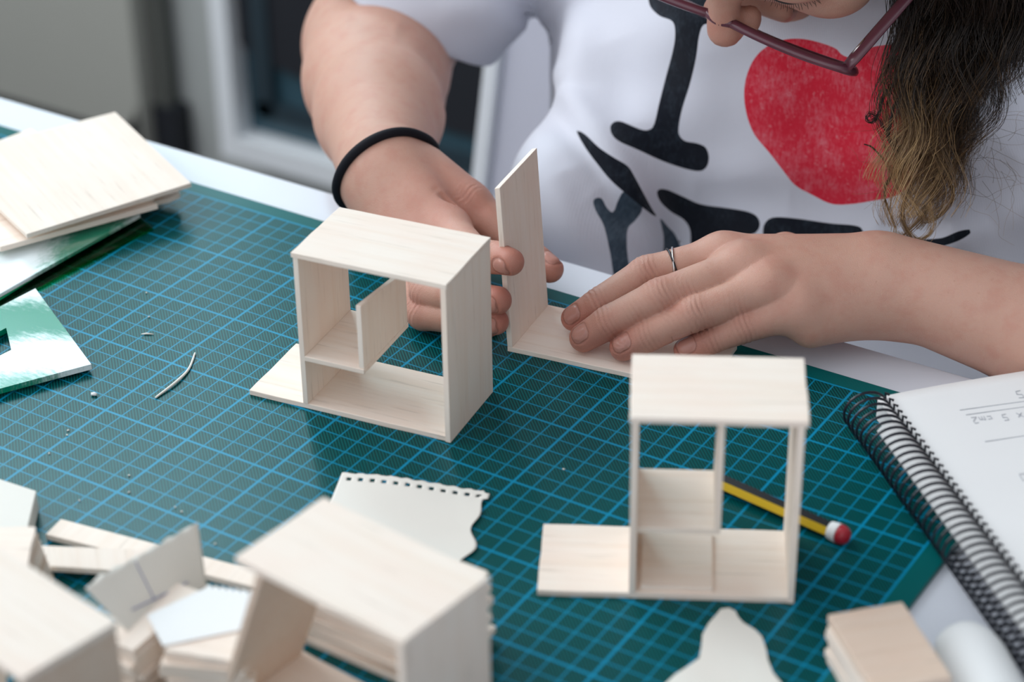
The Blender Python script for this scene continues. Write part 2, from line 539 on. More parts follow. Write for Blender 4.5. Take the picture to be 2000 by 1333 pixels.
# mat
cm = link('cutting_mat', mesh('cutting_mat', *prism([(-46, -49), (44.1, -49), (44.1, 10.4), (43.5, 11.05), (-46, 11.05)], -.28, 0)), M_MAT)
cm.location = (0, 0, ZT)
bevel(cm, .04)
tag(cm, 'large teal self-healing cutting mat with blue centimetre grid on the white table', 'cutting mat')

# ------------------------------------------------------------------ balsa models
def wav(x0, x1, y0, y1, z0, z1, amp=.02):
    """flat board with hand-cut, faintly wavy outline"""
    n = 7
    P = []
    for a, b_ in (((x0, y0), (x1, y0)), ((x1, y0), (x1, y1)), ((x1, y1), (x0, y1)), ((x0, y1), (x0, y0))):
        for k in range(n):
            t = k / n
            j = 0 if k == 0 else amp
            P.append((a[0] + (b_[0] - a[0]) * t + rnd.uniform(-j, j), a[1] + (b_[1] - a[1]) * t + rnd.uniform(-j, j)))
    return prism(P, z0, z1)

# finished frame in the middle
m1 = empty('balsa_model', (10.12, -5.33, 0), 8.2)
part('base_board', wav(0, 10.55, 0, 4.75, 0, .28), BX, m1)
part('left_board', box(2.97, 3.24, -.03, 4.72, .28, 8.28), BZ, m1)
part('right_board', box(10.52, 10.80, -.06, 4.80, 0, 8.28), BZ, m1)
part('top_board', wav(2.90, 10.84, -.08, 4.80, 8.28, 8.54), BX, m1)
part('shelf', box(3.24, 6.40, -.05, 4.70, 2.72, 2.98), BX, m1)
part('divider', prism_x([(0.0, 2.98), (0.0, 6.40), (4.65, 5.85), (4.65, 2.98)], 6.12, 6.38), BZ, m1)
tag(m1, 'finished balsa box frame with inner shelf and short divider in the middle of the mat', 'model', 'balsa shelf models')
# frame in front right
m3 = empty('balsa_model', (30.36, -11.66, 0), 28.2)
part('base_board', wav(0, 10.6, 0, 4.80, 0, .28), BX, m3)
part('left_board', box(3.86, 4.14, 0, 4.75, .28, 8.88), BZ, m3)
part('right_board', box(10.52, 10.80, -.03, 4.78, 0, 8.88), BZ, m3)
part('top_board', wav(3.78, 10.95, -.06, 4.82, 8.88, 9.16), BX, m3)
part('shelf', box(4.14, 7.62, .35, 4.7, 3.18, 3.45), BX, m3)
part('divider', prism_x([(0.3, 3.45), (0.3, 8.88), (1.1, 8.88), (3.2, 6.3), (4.5, 3.45)], 7.36, 7.62), BZ, m3)
sq = part('loose_square', wav(4.35, 7.40, .22, 4.3, .28, .52), BX, m3)
tag(m3, 'tall balsa box frame with a square panel on its base, in front of the pencil', 'model', 'balsa shelf models')
# L-shaped piece held by both hands
m2 = empty('balsa_angle', (18.70, 4.52, 0), 8.1)
part('base_board', wav(0, 10.5, 0, 4.6, 0, .28), BX, m2)
part('upright_board', ([(0, 0, .28), (.28, 0, .28), (.28, 4.55, .28), (0, 4.55, .28),
                        (-.52, -.05, 9.05), (-.24, -.05, 9.15), (-.26, 4.5, 9.2), (-.54, 4.5, 9.1)],
                       [(3, 2, 1, 0), (4, 5, 6, 7), (0, 1, 5, 4), (1, 2, 6, 5), (2, 3, 7, 6), (3, 0, 4, 7)]), BZ, m2)
tag(m2, 'L-shaped balsa angle with a tall upright board, held between the two hands', 'model')
# blurred frame at the bottom centre
m4 = empty('balsa_model', (25.45, -25.0, 0), -6.6)
part('top_board', wav(0, 8.25, 0, 4.85, 8.35, 8.65), BX, m4)
part('right_board', box(7.92, 8.22, .02, 4.82, 0, 8.35), BZ, m4)
part('slanted_board', prism_y([(1.05, 8.35), (1.38, 8.35), (-1.62, .28), (-1.95, .28)], .02, 4.6), BROWN, m4)
part('base_board', wav(-2.3, 7.9, 0, 4.8, 0, .28), BX, m4)
tag(m4, 'blurred balsa frame with a slanted left board at the bottom centre', 'model', 'balsa shelf models')
# blurred frame in the bottom left corner
m5 = empty('balsa_model', (15.25, -32.9, 0), -10.0)
part('top_board', wav(0, 8.4, 0, 4.2, 8.35, 8.65), BX, m5)
part('right_board', box(8.05, 8.35, .02, 4.15, 0, 8.35), BROWN, m5)
part('left_board', box(.3, .6, .02, 4.15, .28, 8.35), BZ, m5)
part('base_board', wav(0, 8.05, 0, 4.2, 0, .28), BX, m5)
tag(m5, 'blurred balsa frame cut by the bottom left corner of the photo', 'model', 'balsa shelf models')

# ------------------------------------------------------------------ sheets and offcuts
def slab(name, poly, z0, th, mat, label, cat, group=None, rag=.0, bv=.02):
    """one loose sheet; poly in room centimetres"""
    poly = [tuple(p[:2]) for p in poly]
    cx = sum(p[0] for p in poly) / len(poly); cy = sum(p[1] for p in poly) / len(poly)
    d = np.array(poly[1]) - np.array(poly[0])
    ang = math.atan2(d[1], d[0])
    c, s = math.cos(-ang), math.sin(-ang)
    P = []
    n = len(poly)
    for i in range(n):
        a, b_ = np.array(poly[i]), np.array(poly[(i + 1) % n])
        k = 6 if rag else 1
        for j in range(k):
            q = a + (b_ - a) * j / k
            if rag and j: q = q + np.array([rnd.uniform(-rag, rag), rnd.uniform(-rag, rag)])
            x, y = q[0] - cx, q[1] - cy
            P.append((c * x - s * y, s * x + c * y))
    o = link(name, mesh(name, *prism(P, 0, th)), mat)
    o.location = w((cx, cy, z0)); o.rotation_euler = (0, 0, ang)
    if bv: bevel(o, bv)
    tag(o, label, cat, group)
    return o
def rect(cx, cy, a, b_, deg):
    c, s = math.cos(math.radians(deg)), math.sin(math.radians(deg))
    return [(cx + x * c - y * s, cy + x * s + y * c) for x, y in ((-a / 2, -b_ / 2), (a / 2, -b_ / 2), (a / 2, b_ / 2), (-a / 2, b_ / 2))]

# green acrylic templates at the left
zg = .02
slab('green_plate', [lv(300, 449, .05), lv(76, 566, .05), lv(-40, 628, .05), lv(-120, 430, .05), lv(160, 330, .05)], zg, .14, M_CLEAR,
     'clear green acrylic plate lying flat on the mat under the glossy plates', 'template')
slab('green_strip', [lv(64, 546, .2), lv(-30, 606, .2), lv(-38, 590, .2), lv(56, 532, .2)], .18, .12, M_GEDGE,
     'narrow bright green strip between the two glossy green plates', 'template')
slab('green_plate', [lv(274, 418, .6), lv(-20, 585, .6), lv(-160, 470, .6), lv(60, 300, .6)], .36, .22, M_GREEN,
     'glossy green acrylic plate with painted white reflections under the stack of balsa sheets', 'template', bv=.04)
# plate with a slot
pl = [lv(69, 563, .5), lv(178, 711, .5), lv(-60, 775, .5), lv(-110, 655, .5)]
slot = [lv(-30, 662, .5), lv(12, 640, .5), lv(22, 683, .5), lv(-12, 700, .5)]
def slab_hole(name, outer, inner, z0, th, mat):
    n = len(outer)
    V = []; F = []
    for z in (z0, z0 + th):
        V += [(p[0], p[1], z) for p in outer] + [(p[0], p[1], z) for p in inner]
    N = 2 * n
    for i in range(n):
        j = (i + 1) % n
        F.append((N + i, N + j, N + n + j, N + n + i))
        F.append((i, n + i, n + j, j))
        F.append((i, j, N + j, N + i))
        F.append((n + i, N + n + i, N + n + j, n + j))
    o = link(name, mesh(name, V, F), mat)
    o.location = (0, 0, ZT)
    import bmesh
    bm_ = bmesh.new(); bm_.from_mesh(o.data); bmesh.ops.recalc_face_normals(bm_, faces=bm_.faces); bm_.to_mesh(o.data); bm_.free()
    return o
so = slot[1], slot[2], slot[3], slot[0]
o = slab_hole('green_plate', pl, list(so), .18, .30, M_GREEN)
tag(o, 'glossy green acrylic plate with painted white reflections, a cut slot and pointed corner lying on the mat', 'template')

# balsa sheets, upper left
GL = 'balsa sheets stacked on the green plates'
sheets = [
    ([lv(352, 383, .75), lv(345, 372, .75), lv(200, 330, .75), lv(180, 425, .75), lv(330, 392, .75)], .62, .26, 'lowest balsa offcut poking out right of the sheet stack'),
    ([lv(308, 398, 1.25), lv(0, 482, 1.25), lv(-230, 360, 1.25), lv(60, 250, 1.25)], .92, .30, 'second balsa sheet jutting out below the top sheet of the left stack'),
    ([lv(225, 218, 1.9), lv(373, 357, 1.9), lv(52, 457, 1.9), lv(-110, 305, 1.9)], 1.62, .26, 'large pale balsa sheet on top of the left stack'),
]
for poly, z0, th, lab in sheets:
    slab('balsa_sheet', poly, z0, th, BX, lab, 'wood sheet', GL)
slab('balsa_sheet', [lv(300, 380, 1.6), lv(120, 432, 1.6), lv(0, 330, 1.6), lv(180, 250, 1.6)], 1.24, .34, BX,
     'narrow balsa sheet sandwiched below the top sheet of the left stack', 'wood sheet', GL)

# stack under / behind the bottom-centre model
GS = 'balsa sheets piled behind the bottom-centre model'
cxy = (26.15, -17.1)
z = .0
ords = ['lowest', 'second lowest', 'third from the bottom', 'fourth from the bottom', 'middle', 'fourth from the top', 'third from the top', 'second from the top', 'topmost']
for k in range(9):
    th = .34 + rnd.uniform(-.06, .06)
    ang = -1 - k * .2 + rnd.uniform(-3, 3)
    dx, dy = rnd.uniform(-.25, .25), rnd.uniform(-.3, .2)
    slab('balsa_sheet', rect(cxy[0] + dx, cxy[1] + dy, 8.4 + rnd.uniform(-.3, .3), 4.1, ang), z + .012, th, BX,
         'balsa sheet %s in the pile behind the bottom-centre model' % ords[k], 'wood sheet', GS, rag=.015)
    z += th + .035
# small offcuts, two piles at the lower left
G1 = 'small balsa offcuts in the left pile'
z = .0
for k in range(9):
    th = .30 + rnd.uniform(-.04, .05)
    slab('balsa_offcut', rect(19.75 + rnd.uniform(-.25, .25), -23.9 + rnd.uniform(-.15, .15), 1.7, 4.3 + rnd.uniform(-.5, .3), 2 + rnd.uniform(-7, 7)), z, th, BY,
         'small balsa offcut, %s in the left pile below the folded card' % ords[k], 'wood piece', G1, rag=.03)
    z += th + .02
z1 = z
G2 = 'small balsa offcuts in the right pile'
z = .0
for k in range(8):
    th = .36 + rnd.uniform(-.05, .06)
    o8 = ords[k] if k < 7 else 'topmost'
    slab('balsa_offcut', rect(22.95 + rnd.uniform(-.2, .2), -24.15 + rnd.uniform(-.15, .15), 3.3 + rnd.uniform(-.3, .2), 2.1, 26 + rnd.uniform(-9, 9)), z, th, BX,
         'small balsa offcut, %s in the right pile beside the slanted board' % (o8 if k < 7 else 'topmost'), 'wood piece', G2, rag=.03)
    z += th + .02
z2 = z
# long strips
slab('balsa_strip', [lv(88, 1038, .5), lv(118, 1008, .5), lv(515, 1112, .5), lv(500, 1142, .5)], .02, .32, BX,
     'long pale balsa strip pointing left, farther of the two strips', 'wood strip', bv=.04)
slab('balsa_strip', [lv(78, 1108, .6), lv(74, 1068, .6), lv(300, 1078, .6), lv(300, 1122, .6)], .38, .30, BX,
     'short wide balsa strip nearer the camera than the long strip', 'wood strip', bv=.04)
# right-hand pile of blocks
G3 = 'balsa blocks in the lower right pile'
z = 0
ordr = ['lowest', 'second', 'third', 'fourth', 'fifth', 'topmost']
for k in range(6):
    th = .40 + rnd.uniform(-.04, .05)
    slab('balsa_block', rect(45.6 + rnd.uniform(-.12, .12) , -9.95 + rnd.uniform(-.12, .12), 3.2, 4.9, 48.5 + rnd.uniform(-3, 3)), z + (.0 if k else .005), th,
         BY if k < 5 else BROWN, 'balsa block, %s of the pile in the lower right beside the curled paper' % ordr[k], 'wood piece', G3, rag=.03, bv=.05)
    z += th + .015

# ------------------------------------------------------------------ paper
def grid_sheet(name, fn, nu, nv, mat, th=.02, hole=None):
    V = []; F = []
    for i in range(nu + 1):
        for j in range(nv + 1):
            V.append(fn(i / nu, j / nv))
    for i in range(nu):
        for j in range(nv):
            if hole and hole(i, j): continue
            a = i * (nv + 1) + j
            F.append((a, a + nv + 1, a + nv + 2, a + 1))
    me = mesh(name, V, F)
    o = link(name, me, mat, smooth=True)
    o.location = (0, 0, ZT)
    s_ = o.modifiers.new('thick', 'SOLIDIFY'); s_.thickness = th * .01; s_.offset = 0
    return o
# torn spiral page behind the pile
A0 = lv(668, 926, .25); B0 = lv(958, 958, .25)
ex = (B0 - A0) / np.linalg.norm(B0 - A0); ey = np.array([ex[1], -ex[0], 0])
Lw = np.linalg.norm(B0 - A0)
NX = 12 * 5 + 3
rg = [rnd.uniform(-.05, .05) for _ in range(60)]
def page(u, v):
    tear = .0
    if u > .9: tear = -(.30 * math.sin(v * 5.0) ** 2 + .16 * math.sin(v * 17)) * (u - .9) / .1 * (1 if v > .06 else 0)
    top = (.07 * math.sin(u * 60) + rg[int(u * 59)]) * (1 - min(1, v * 12)) * .6
    if u > .955 and v < .09: top -= .18
    p = A0 + ex * (u * Lw + tear) + ey * (v * 6.4 - top + .0)
    return (p[0] + .20 * v * 1.0, p[1], .09 + .30 * math.exp(-v * 2.2) * (.6 + .4 * math.sin(u * 5)) + .02)
def pagehole(i, j):
    return j in (4, 5, 6) and i % 5 in (3, 4) and i < 61
pg = grid_sheet('torn_notebook_page', page, NX, 84, M_PAPER, .02, pagehole)
tag(pg, 'torn cream notebook page with a row of spiral holes lying behind the sheet pile', 'paper')
# folded card with pencil lines
c_a, c_b = lv(222, 1222, 3.25), lv(404, 1148, 2.2)
c_t0, c_t1 = at(163, 1142, dist0 := float((lv(222, 1222, 3.25) - CAM) @ CF)), None
def depth(p): return float((np.asarray(p) - CAM) @ CF)
dA, dB = depth(c_a), depth(c_b) + .5
q00, q01 = at(250, 1236, dA + .3), at(404, 1150, dB)
q10, q11 = at(165, 1140, dA + .1), at(386, 1019, dB + .4)
def card(u, v):
    p = (q00 * (1 - u) + q01 * u) * (1 - v) + (q10 * (1 - u) + q11 * u) * v
    n_ = .06 * math.sin(u * 3.0) + (.05 * math.sin(u * 41) * (v > .97))
    return (p[0] + n_, p[1] - n_, p[2] + (.03 * math.sin(u * 55) if v > .98 else 0) - .25 * max(0, .12 - u) * 8 * v)
cd = empty('folded_card', (0, 0, 0))
cdm = grid_sheet('card_panel', card, 30, 12, M_PAPER, .03); cdm.parent = cd; cdm.location = (0, 0, 0)
def offc(p, e=.05):
    d = CAM - np.asarray(p); return np.asarray(p) + d / np.linalg.norm(d) * e
def cardpt(u, v): return offc(card(u, v), .06)
part('pencil_line', join(tube([cardpt(.42, t) for t in np.linspace(.25, .93, 8)], .022, 4),
                         tube([cardpt(t, .30 - .07 * t) for t in np.linspace(.18, .80, 10)], .032, 4)), M_INK, cd, 0)
tag(cd, 'cream card with ruled pencil lines leaning upright on the left offcut pile', 'card')
# scalloped torn paper and lower-left papers
sc_e = [(402, 1149)]
for k in range(7):
    u0_ = 402 + k * 13.5; v0_ = 1149 + k * 1.9
    sc_e += [(u0_ + 3, v0_ - 6), (u0_ + 8, v0_ - 6.5), (u0_ + 13.5, v0_ + 1)]
slab('torn_paper', [lv(u, v, z2 + .06) for u, v in ([(287, 1202), (318, 1262), (482, 1228), (500, 1168)] + sc_e[::-1])], z2 + .02, .04, M_WPAPER,
     'white paper with scalloped torn edge lying on the right offcut pile', 'paper', bv=0)
slab('paper_sheet', [lv(-30, 925, 1.1), lv(71, 958, 1.1), lv(48, 1055, 1.1), lv(-60, 1070, 1.1)], .02, 1.05, M_PAPER,
     'pad of cream card at the left edge of the mat', 'paper', bv=.05)
G4 = 'balsa sheets under the bottom-left model'
z = 0.0
for k in range(8):
    th = .42
    sh = (7 - k) * .10
    slab('balsa_sheet', [lv(-60 - k * 2, 1046 + (7 - k) * 10, z), lv(72 + (7 - k) * 5, 1046 + (7 - k) * 13, z), lv(52 + (7 - k) * 4, 1150, z), lv(-80, 1150, z)], z + .01, th, BX if k % 3 else BROWN,
         'balsa sheet, %s in the pile behind the bottom-left model' % (ords[k] if k < 7 else 'topmost'), 'wood sheet', G4, rag=.03)
    z += th + .02
# torn scrap in the foreground
tp = [(1290, 1345), (1318, 1318), (1340, 1304), (1366, 1286), (1370, 1262), (1372, 1240), (1384, 1218), (1398, 1202), (1408, 1190), (1424, 1188), (1436, 1194), (1442, 1206), (1452, 1217), (1474, 1230), (1488, 1244), (1496, 1268), (1500, 1290), (1510, 1315), (1530, 1340), (1540, 1380), (1270, 1380)]
slab('torn_scrap', [lv(u, v, .08) for u, v in tp][::-1], .03, .05, M_PAPER, 'torn pointed scrap of cream paper on the mat, bottom centre right', 'paper', bv=0)
# curled white paper at the lower right
c_s = lv(1868, 1205, 1.0); c_e = lv(1950, 1400, 1.0)
c_ax = (c_e - c_s) / np.linalg.norm(c_e - c_s); c_pr = np.array([-c_ax[1], c_ax[0], 0])
def curl(u, v):
    a = math.radians(158 - 168 * v)
    tp_ = math.sqrt(max(.02, 1 - (1 - min(1, u * 2.6)) ** 2))
    R_ = 1.5 * (.45 + .55 * tp_) + .25 * u
    c = c_s[:2] + c_ax[:2] * (u * 5.2)
    o_ = R_ * math.cos(a) + .25
    return (c[0] - c_pr[0] * -o_, c[1] - c_pr[1] * -o_, max(.02, R_ * 1.05 * math.sin(a) + .06))
cu = grid_sheet('curled_paper', curl, 14, 26, M_WPAPER, .03)
cu.location = (0, 0, ZT - .0028)
tag(cu, 'curled white paper offcut lying on the table beside the lower right block pile', 'paper')

# ------------------------------------------------------------------ pencil
p0, p1 = lv(1402, 939, .38), lv(1628, 1038, .38)
d_ = (p1 - p0) / np.linalg.norm(p1 - p0)
pe = empty('pencil', (p0[0], p0[1], .37), math.degrees(math.atan2(d_[1], d_[0])))
Lp = np.linalg.norm(p1 - p0)
def hexseg(x0, x1, r, ks):
    V = []; F = []
    for k in ks:
        a0, a1 = math.radians(60 * k), math.radians(60 * (k + 1))
        b0 = len(V)
        V += [(x0, r * math.cos(a0), r * math.sin(a0)), (x0, r * math.cos(a1), r * math.sin(a1)), (x1, r * math.cos(a1), r * math.sin(a1)), (x1, r * math.cos(a0), r * math.sin(a0)), (x0, 0, 0), (x1, 0, 0)]
        F += [(b0, b0 + 1, b0 + 2, b0 + 3), (b0 + 4, b0 + 1, b0), (b0 + 5, b0 + 3, b0 + 2)]
    return V, F
part('black_stripes', hexseg(0, Lp, .38, (0, 1, 3, 4)), M_BLACKLAC, pe, 0)
part('yellow_stripes', hexseg(0, Lp, .381, (2, 5)), M_YELLOW, pe, 0)
o = part('sharpened_tip', tube([(0, 0, 0), (-.5, 0, 0), (-.55, 0, 0)], [.37, .06, .02], 10), BX, pe, 0)
cap = smooth_path([(Lp - .05, .36), (Lp + .12, .42), (Lp + .40, .44), (Lp + .66, .36), (Lp + .80, .15), (Lp + .82, .01)], 3)
o = part('rounded_cap', tube([(c[0], 0, 0) for c in cap[5:]], [c[1] for c in cap[5:]], 20), M_RED, pe, 0)
o.data.polygons.foreach_set('use_smooth', [True] * len(o.data.polygons)); o['label'] = 'red dipped end'
o = part('white_band', tube([(Lp - .18, 0, 0), (Lp - .05, 0, 0), (Lp + .26, 0, 0)], [.39, .415, .452], 20), M_WPAPER, pe, 0)
o['label'] = 'white ring below the red end'
pe.rotation_euler = (math.radians(12), 0, pe.rotation_euler[2])
tag(pe, 'yellow and black striped pencil with red end lying behind the front right frame', 'pencil')

# ------------------------------------------------------------------ notebook
nbO = lv(1712, 772, 1.3)
nb = empty('spiral_notebook', (nbO[0], nbO[1], 0), -43.5)     # local x runs down the spine, local y along the top edge
NBH = 1.22
part('page_block', box(0, 21, .05, 15.5, -.2, NBH - .08), M_WPAPER, nb, .05)
def topg(u, v):
    x, y = u * 21, v * 15.5
    return (x, y, NBH + .05 + .10 * math.sin(v * 2.4) - .14 * math.exp(-v * 9))
def local_sheet(name, fn, nu, nv, mat, parent, th=.02):
    o = grid_sheet(name, fn, nu, nv, mat, th); o.parent = parent; o.location = (0, 0, 0); return o
local_sheet('open_page', topg, 30, 24, M_WPAPER, nb)
pitch = .515
rings = []
n_r = 41
RC, RZ, RX = .98, .72, -.62
for k in range(n_r):
    x0 = .25 + k * pitch
    pts = []
    for t in np.linspace(0, 1, 26):
        a = math.radians(28 + 335 * t)
        pts.append((x0 + t * .12, RX + RC * 1.12 * math.cos(a), RZ + RC * math.sin(a)))
    pts = [(x0, .52, NBH + .16), (x0, .34, NBH + .30)] + pts[:-1]
    rings.append((tube(pts, .068, 6), k))
for vf, k in rings:
    part('wire_ring', vf, M_BLACKWIRE, nb, 0)
def inner(u, v):                       # pages turned under, bulging inside the rings
    x = 2.55 + u * 18.4
    a = math.radians(40 + 112 * v)
    return (x, RX + .30 + .78 * math.cos(a), RZ - .02 + .74 * math.sin(a))
local_sheet('turned_pages', inner, 40, 16, M_WPAPER, nb)
# faint pencil notes, written from the other side of the table
def strokes(seq, cx, cy, sx, sy, deg=0):
    out = []
    c, s = math.cos(math.radians(deg)), math.sin(math.radians(deg))
    for st in seq:
        P = []
        for (a, b_) in st:
            x, y = a * sx, b_ * sy
            X, Y = cx + x * c - y * s, cy + x * s + y * c
            v_ = Y / 15.5
            P.append((X, Y, NBH + .085 + .10 * math.sin(v_ * 2.4) - .14 * math.exp(-v_ * 9)))
        out.append(tube(P, .016, 4))
    return join(*out)
GLY = {'1': [[(0, 0), (0, 1)]], '9': [[(.5, .9), (.1, .9), (.1, .5), (.5, .5), (.5, 1), (.4, 0)]], '0': [[(.1, .1), (.5, .1), (.5, .9), (.1, .9), (.1, .1)]],
       '5': [[(.5, 1), (.1, 1), (.1, .55), (.5, .5), (.45, .05), (.05, 0)]], 'x': [[(0, 0), (.5, .7)], [(0, .7), (.5, 0)]], 'm': [[(0, 0), (0, .6), (.25, .5), (.25, 0)], [(.25, .5), (.5, .5), (.5, 0)]],
       '2': [[(.05, .9), (.4, 1), (.45, .6), (0, 0), (.5, 0)]], 'c': [[(.45, .55), (.1, .5), (.1, .1), (.45, .05)]], ',': [[(.1, .1), (0, -.2)]], '8': [[(.25, .5), (.5, .75), (.25, 1), (.05, .75), (.25, .5), (.5, .25), (.25, 0), (.0, .25), (.25, .5)]],
       'r': [[(0, 0), (0, .6), (.35, .55)]], 'e': [[(.05, .3), (.45, .35), (.25, .6), (.05, .3), (.2, 0), (.45, .1)]], 'a': [[(.4, .5), (.1, .5), (.1, .05), (.4, .1), (.4, .5), (.45, 0)]], ' ': []}
def word(txt, cx, cy, sc, deg):
    seq = []
    for k, ch in enumerate(txt):
        for st in GLY[ch]:
            seq.append([(a + k * .72, b_) for a, b_ in st])
    return strokes(seq, cx, cy, sc, sc, deg)
wr_ = [word('1,90 x 5 cm2', 3.55, 7.6, .50, -97), word('x 20', 5.9, 6.6, .55, -97), word('1,25 0 1,50', 8.4, 8.3, .62, -97),
       word('5mm area', 10.4, 8.6, .60, -97), word('cm 12,5', 1.9, 9.2, .6, -97)]
ln_ = [strokes([[(0, 0), (0, 1)]], 2.3, 3.2, 1, 6.0, -3), strokes([[(0, 0), (0, 1)]], 2.75, 3.3, 1, 6.2, -3), strokes([[(0, 0), (0, 1)]], 5.05, 3.2, 1, 6.6, -2), strokes([[(0, 0), (0, 1)]], 9.6, 5.6, 1, 5, -2)]
o = part('pencil_notes', join(*wr_, *ln_), M_PENCILMARK, nb, 0)
o['label'] = 'faint grey handwritten notes'
tag(nb, 'open spiral notebook with black wire and faint pencil notes at the right edge', 'notebook')

# ------------------------------------------------------------------ small debris
def bit(name, pts, r, mat, label, cat, group=None):
    c = np.mean(pts, axis=0)
    V, F = tube(np.asarray(pts) - c, r, 6)
    o = link(name, mesh(name, V, F), mat, smooth=True)
    o.location = w(c); tag(o, label, cat, group); return o
sp = smooth_path([lv(381, 690, .06), lv(368, 722, .08), lv(343, 747, .12), lv(304, 777, .06)], 8)
bit('wood_fibre', sp, [.05 + .02 * math.sin(3.1 * i / len(sp)) for i in range(len(sp))], M_PAPER, 'long thin curved wood fibre on the mat, left of the middle model', 'shaving')
bit('wood_splinter', [lv(276, 653, .05), lv(286, 652, .06), lv(300, 653, .05)], [.02, .05, .02], M_PAPER, 'tiny straight wood splinter above the curved fibre', 'shaving')
bit('wood_crumb', [lv(178, 770, .1), lv(184, 770, .1), lv(189, 771, .1)], [.07, .10, .07], M_WPAPER, 'small white crumb of wood beside the pointed green plate', 'crumb')
GC = 'wood crumbs on the mat'
for k, (u, v, pl_) in enumerate([(133, 841, 'upper of the close pair at the left'), (131, 850, 'lower of the close pair at the left'), (96, 886, 'nearest the left edge of the photo'), (252, 929, 'largest one above the long strip'), (155, 978, 'just above the left end of the long strip'), (252, 962, 'below the largest one above the long strip'), (342, 991, 'just above the middle of the long strip'), (286, 572, 'farthest from the camera'), (291, 619, 'right above the tiny splinter'), (1101, 917, 'in front of the held angle, right of the page'), (355, 1000, 'above the upright card'), (420, 1063, 'between the upright card and the bottom-centre model')]):
    a = rnd.uniform(0, 3.1)
    c = lv(u, v, .05)
    bit('wood_crumb', [c + np.array([math.cos(a), math.sin(a), 0]) * s * .06 for s in (-1, 0, 1)], [.015, .045, .02], M_PAPER, 'minute pale wood crumb, ' + pl_, 'crumb', GC)
sp = smooth_path([at(616, 362, 126), at(624, 348, 126), at(638, 338, 126)], 6)
for k, q in enumerate([[lv(601, 362, .0), lv(606, 358, .0), lv(613, 357, .0)]]):
    pass
bit('loose_hair', [lv(1055, 555, -.2), lv(1062, 548, -.2), lv(1068, 547, -.2)], .01, M_FINEHAIR, 'single fine hair on the white table edge near the thumb', 'hair')

# ------------------------------------------------------------------ person: distance fields, meshed by surface nets
def A_(*p): return np.array(p, float)
class RC_:                              # tapered round capsule
    def __init__(s, a, b, r1, r2, k=.5):
        s.a, s.b, s.r1, s.r2, s.k = np.asarray(a, float), np.asarray(b, float), r1, r2, k
        s.c = (s.a + s.b) / 2; s.R = np.linalg.norm(s.b - s.a) / 2 + max(r1, r2)
    def __call__(s, P):
        ba = s.b - s.a; l2 = ba @ ba; rr = s.r1 - s.r2; a2 = l2 - rr * rr; il2 = 1 / l2
        pa = P - s.a; y = pa @ ba; z = y - l2
        x = pa * l2 - y[:, None] * ba; x2 = (x * x).sum(1)
        y2 = y * y * l2; z2 = z * z * l2
        k = np.sign(rr) * rr * rr * x2
        d = (np.sqrt(x2 * a2 * il2) + y * rr) * il2 - s.r1
        m1_ = np.sign(z) * a2 * z2 > k
        m2_ = np.sign(y) * a2 * y2 < k
        d = np.where(m2_, np.sqrt(x2 + y2) * il2 - s.r1, d)
        d = np.where(m1_, np.sqrt(x2 + z2) * il2 - s.r2, d)
        return d
class EL_:                              # oriented ellipsoid
    def __init__(s, c, ax, r, k=.5):
        s.c, s.ax, s.r, s.k = np.asarray(c, float), np.asarray(ax, float), np.asarray(r, float), k
        s.R = max(r)
    def __call__(s, P):
        p = (P - s.c) @ s.ax.T
        k0 = np.linalg.norm(p / s.r, axis=1); k1 = np.linalg.norm(p / (s.r ** 2), axis=1) + 1e-9
        return k0 * (k0 - 1) / k1
def smin(a, b, k):
    h = np.maximum(k - np.abs(a - b), 0) / k
    return np.minimum(a, b) - h * h * k * .25
def smax(a, b, k): return -smin(-a, -b, k)
FAR = 50.0
def union(prims, P, bc, br):
    d = None
    for q in prims:
        if bc is not None and np.linalg.norm(q.c - bc) > q.R + br + q.k + 1.0: continue
        e = q(P)
        d = e if d is None else smin(d, e, q.k)
    return np.full(len(P), FAR) if d is None else d

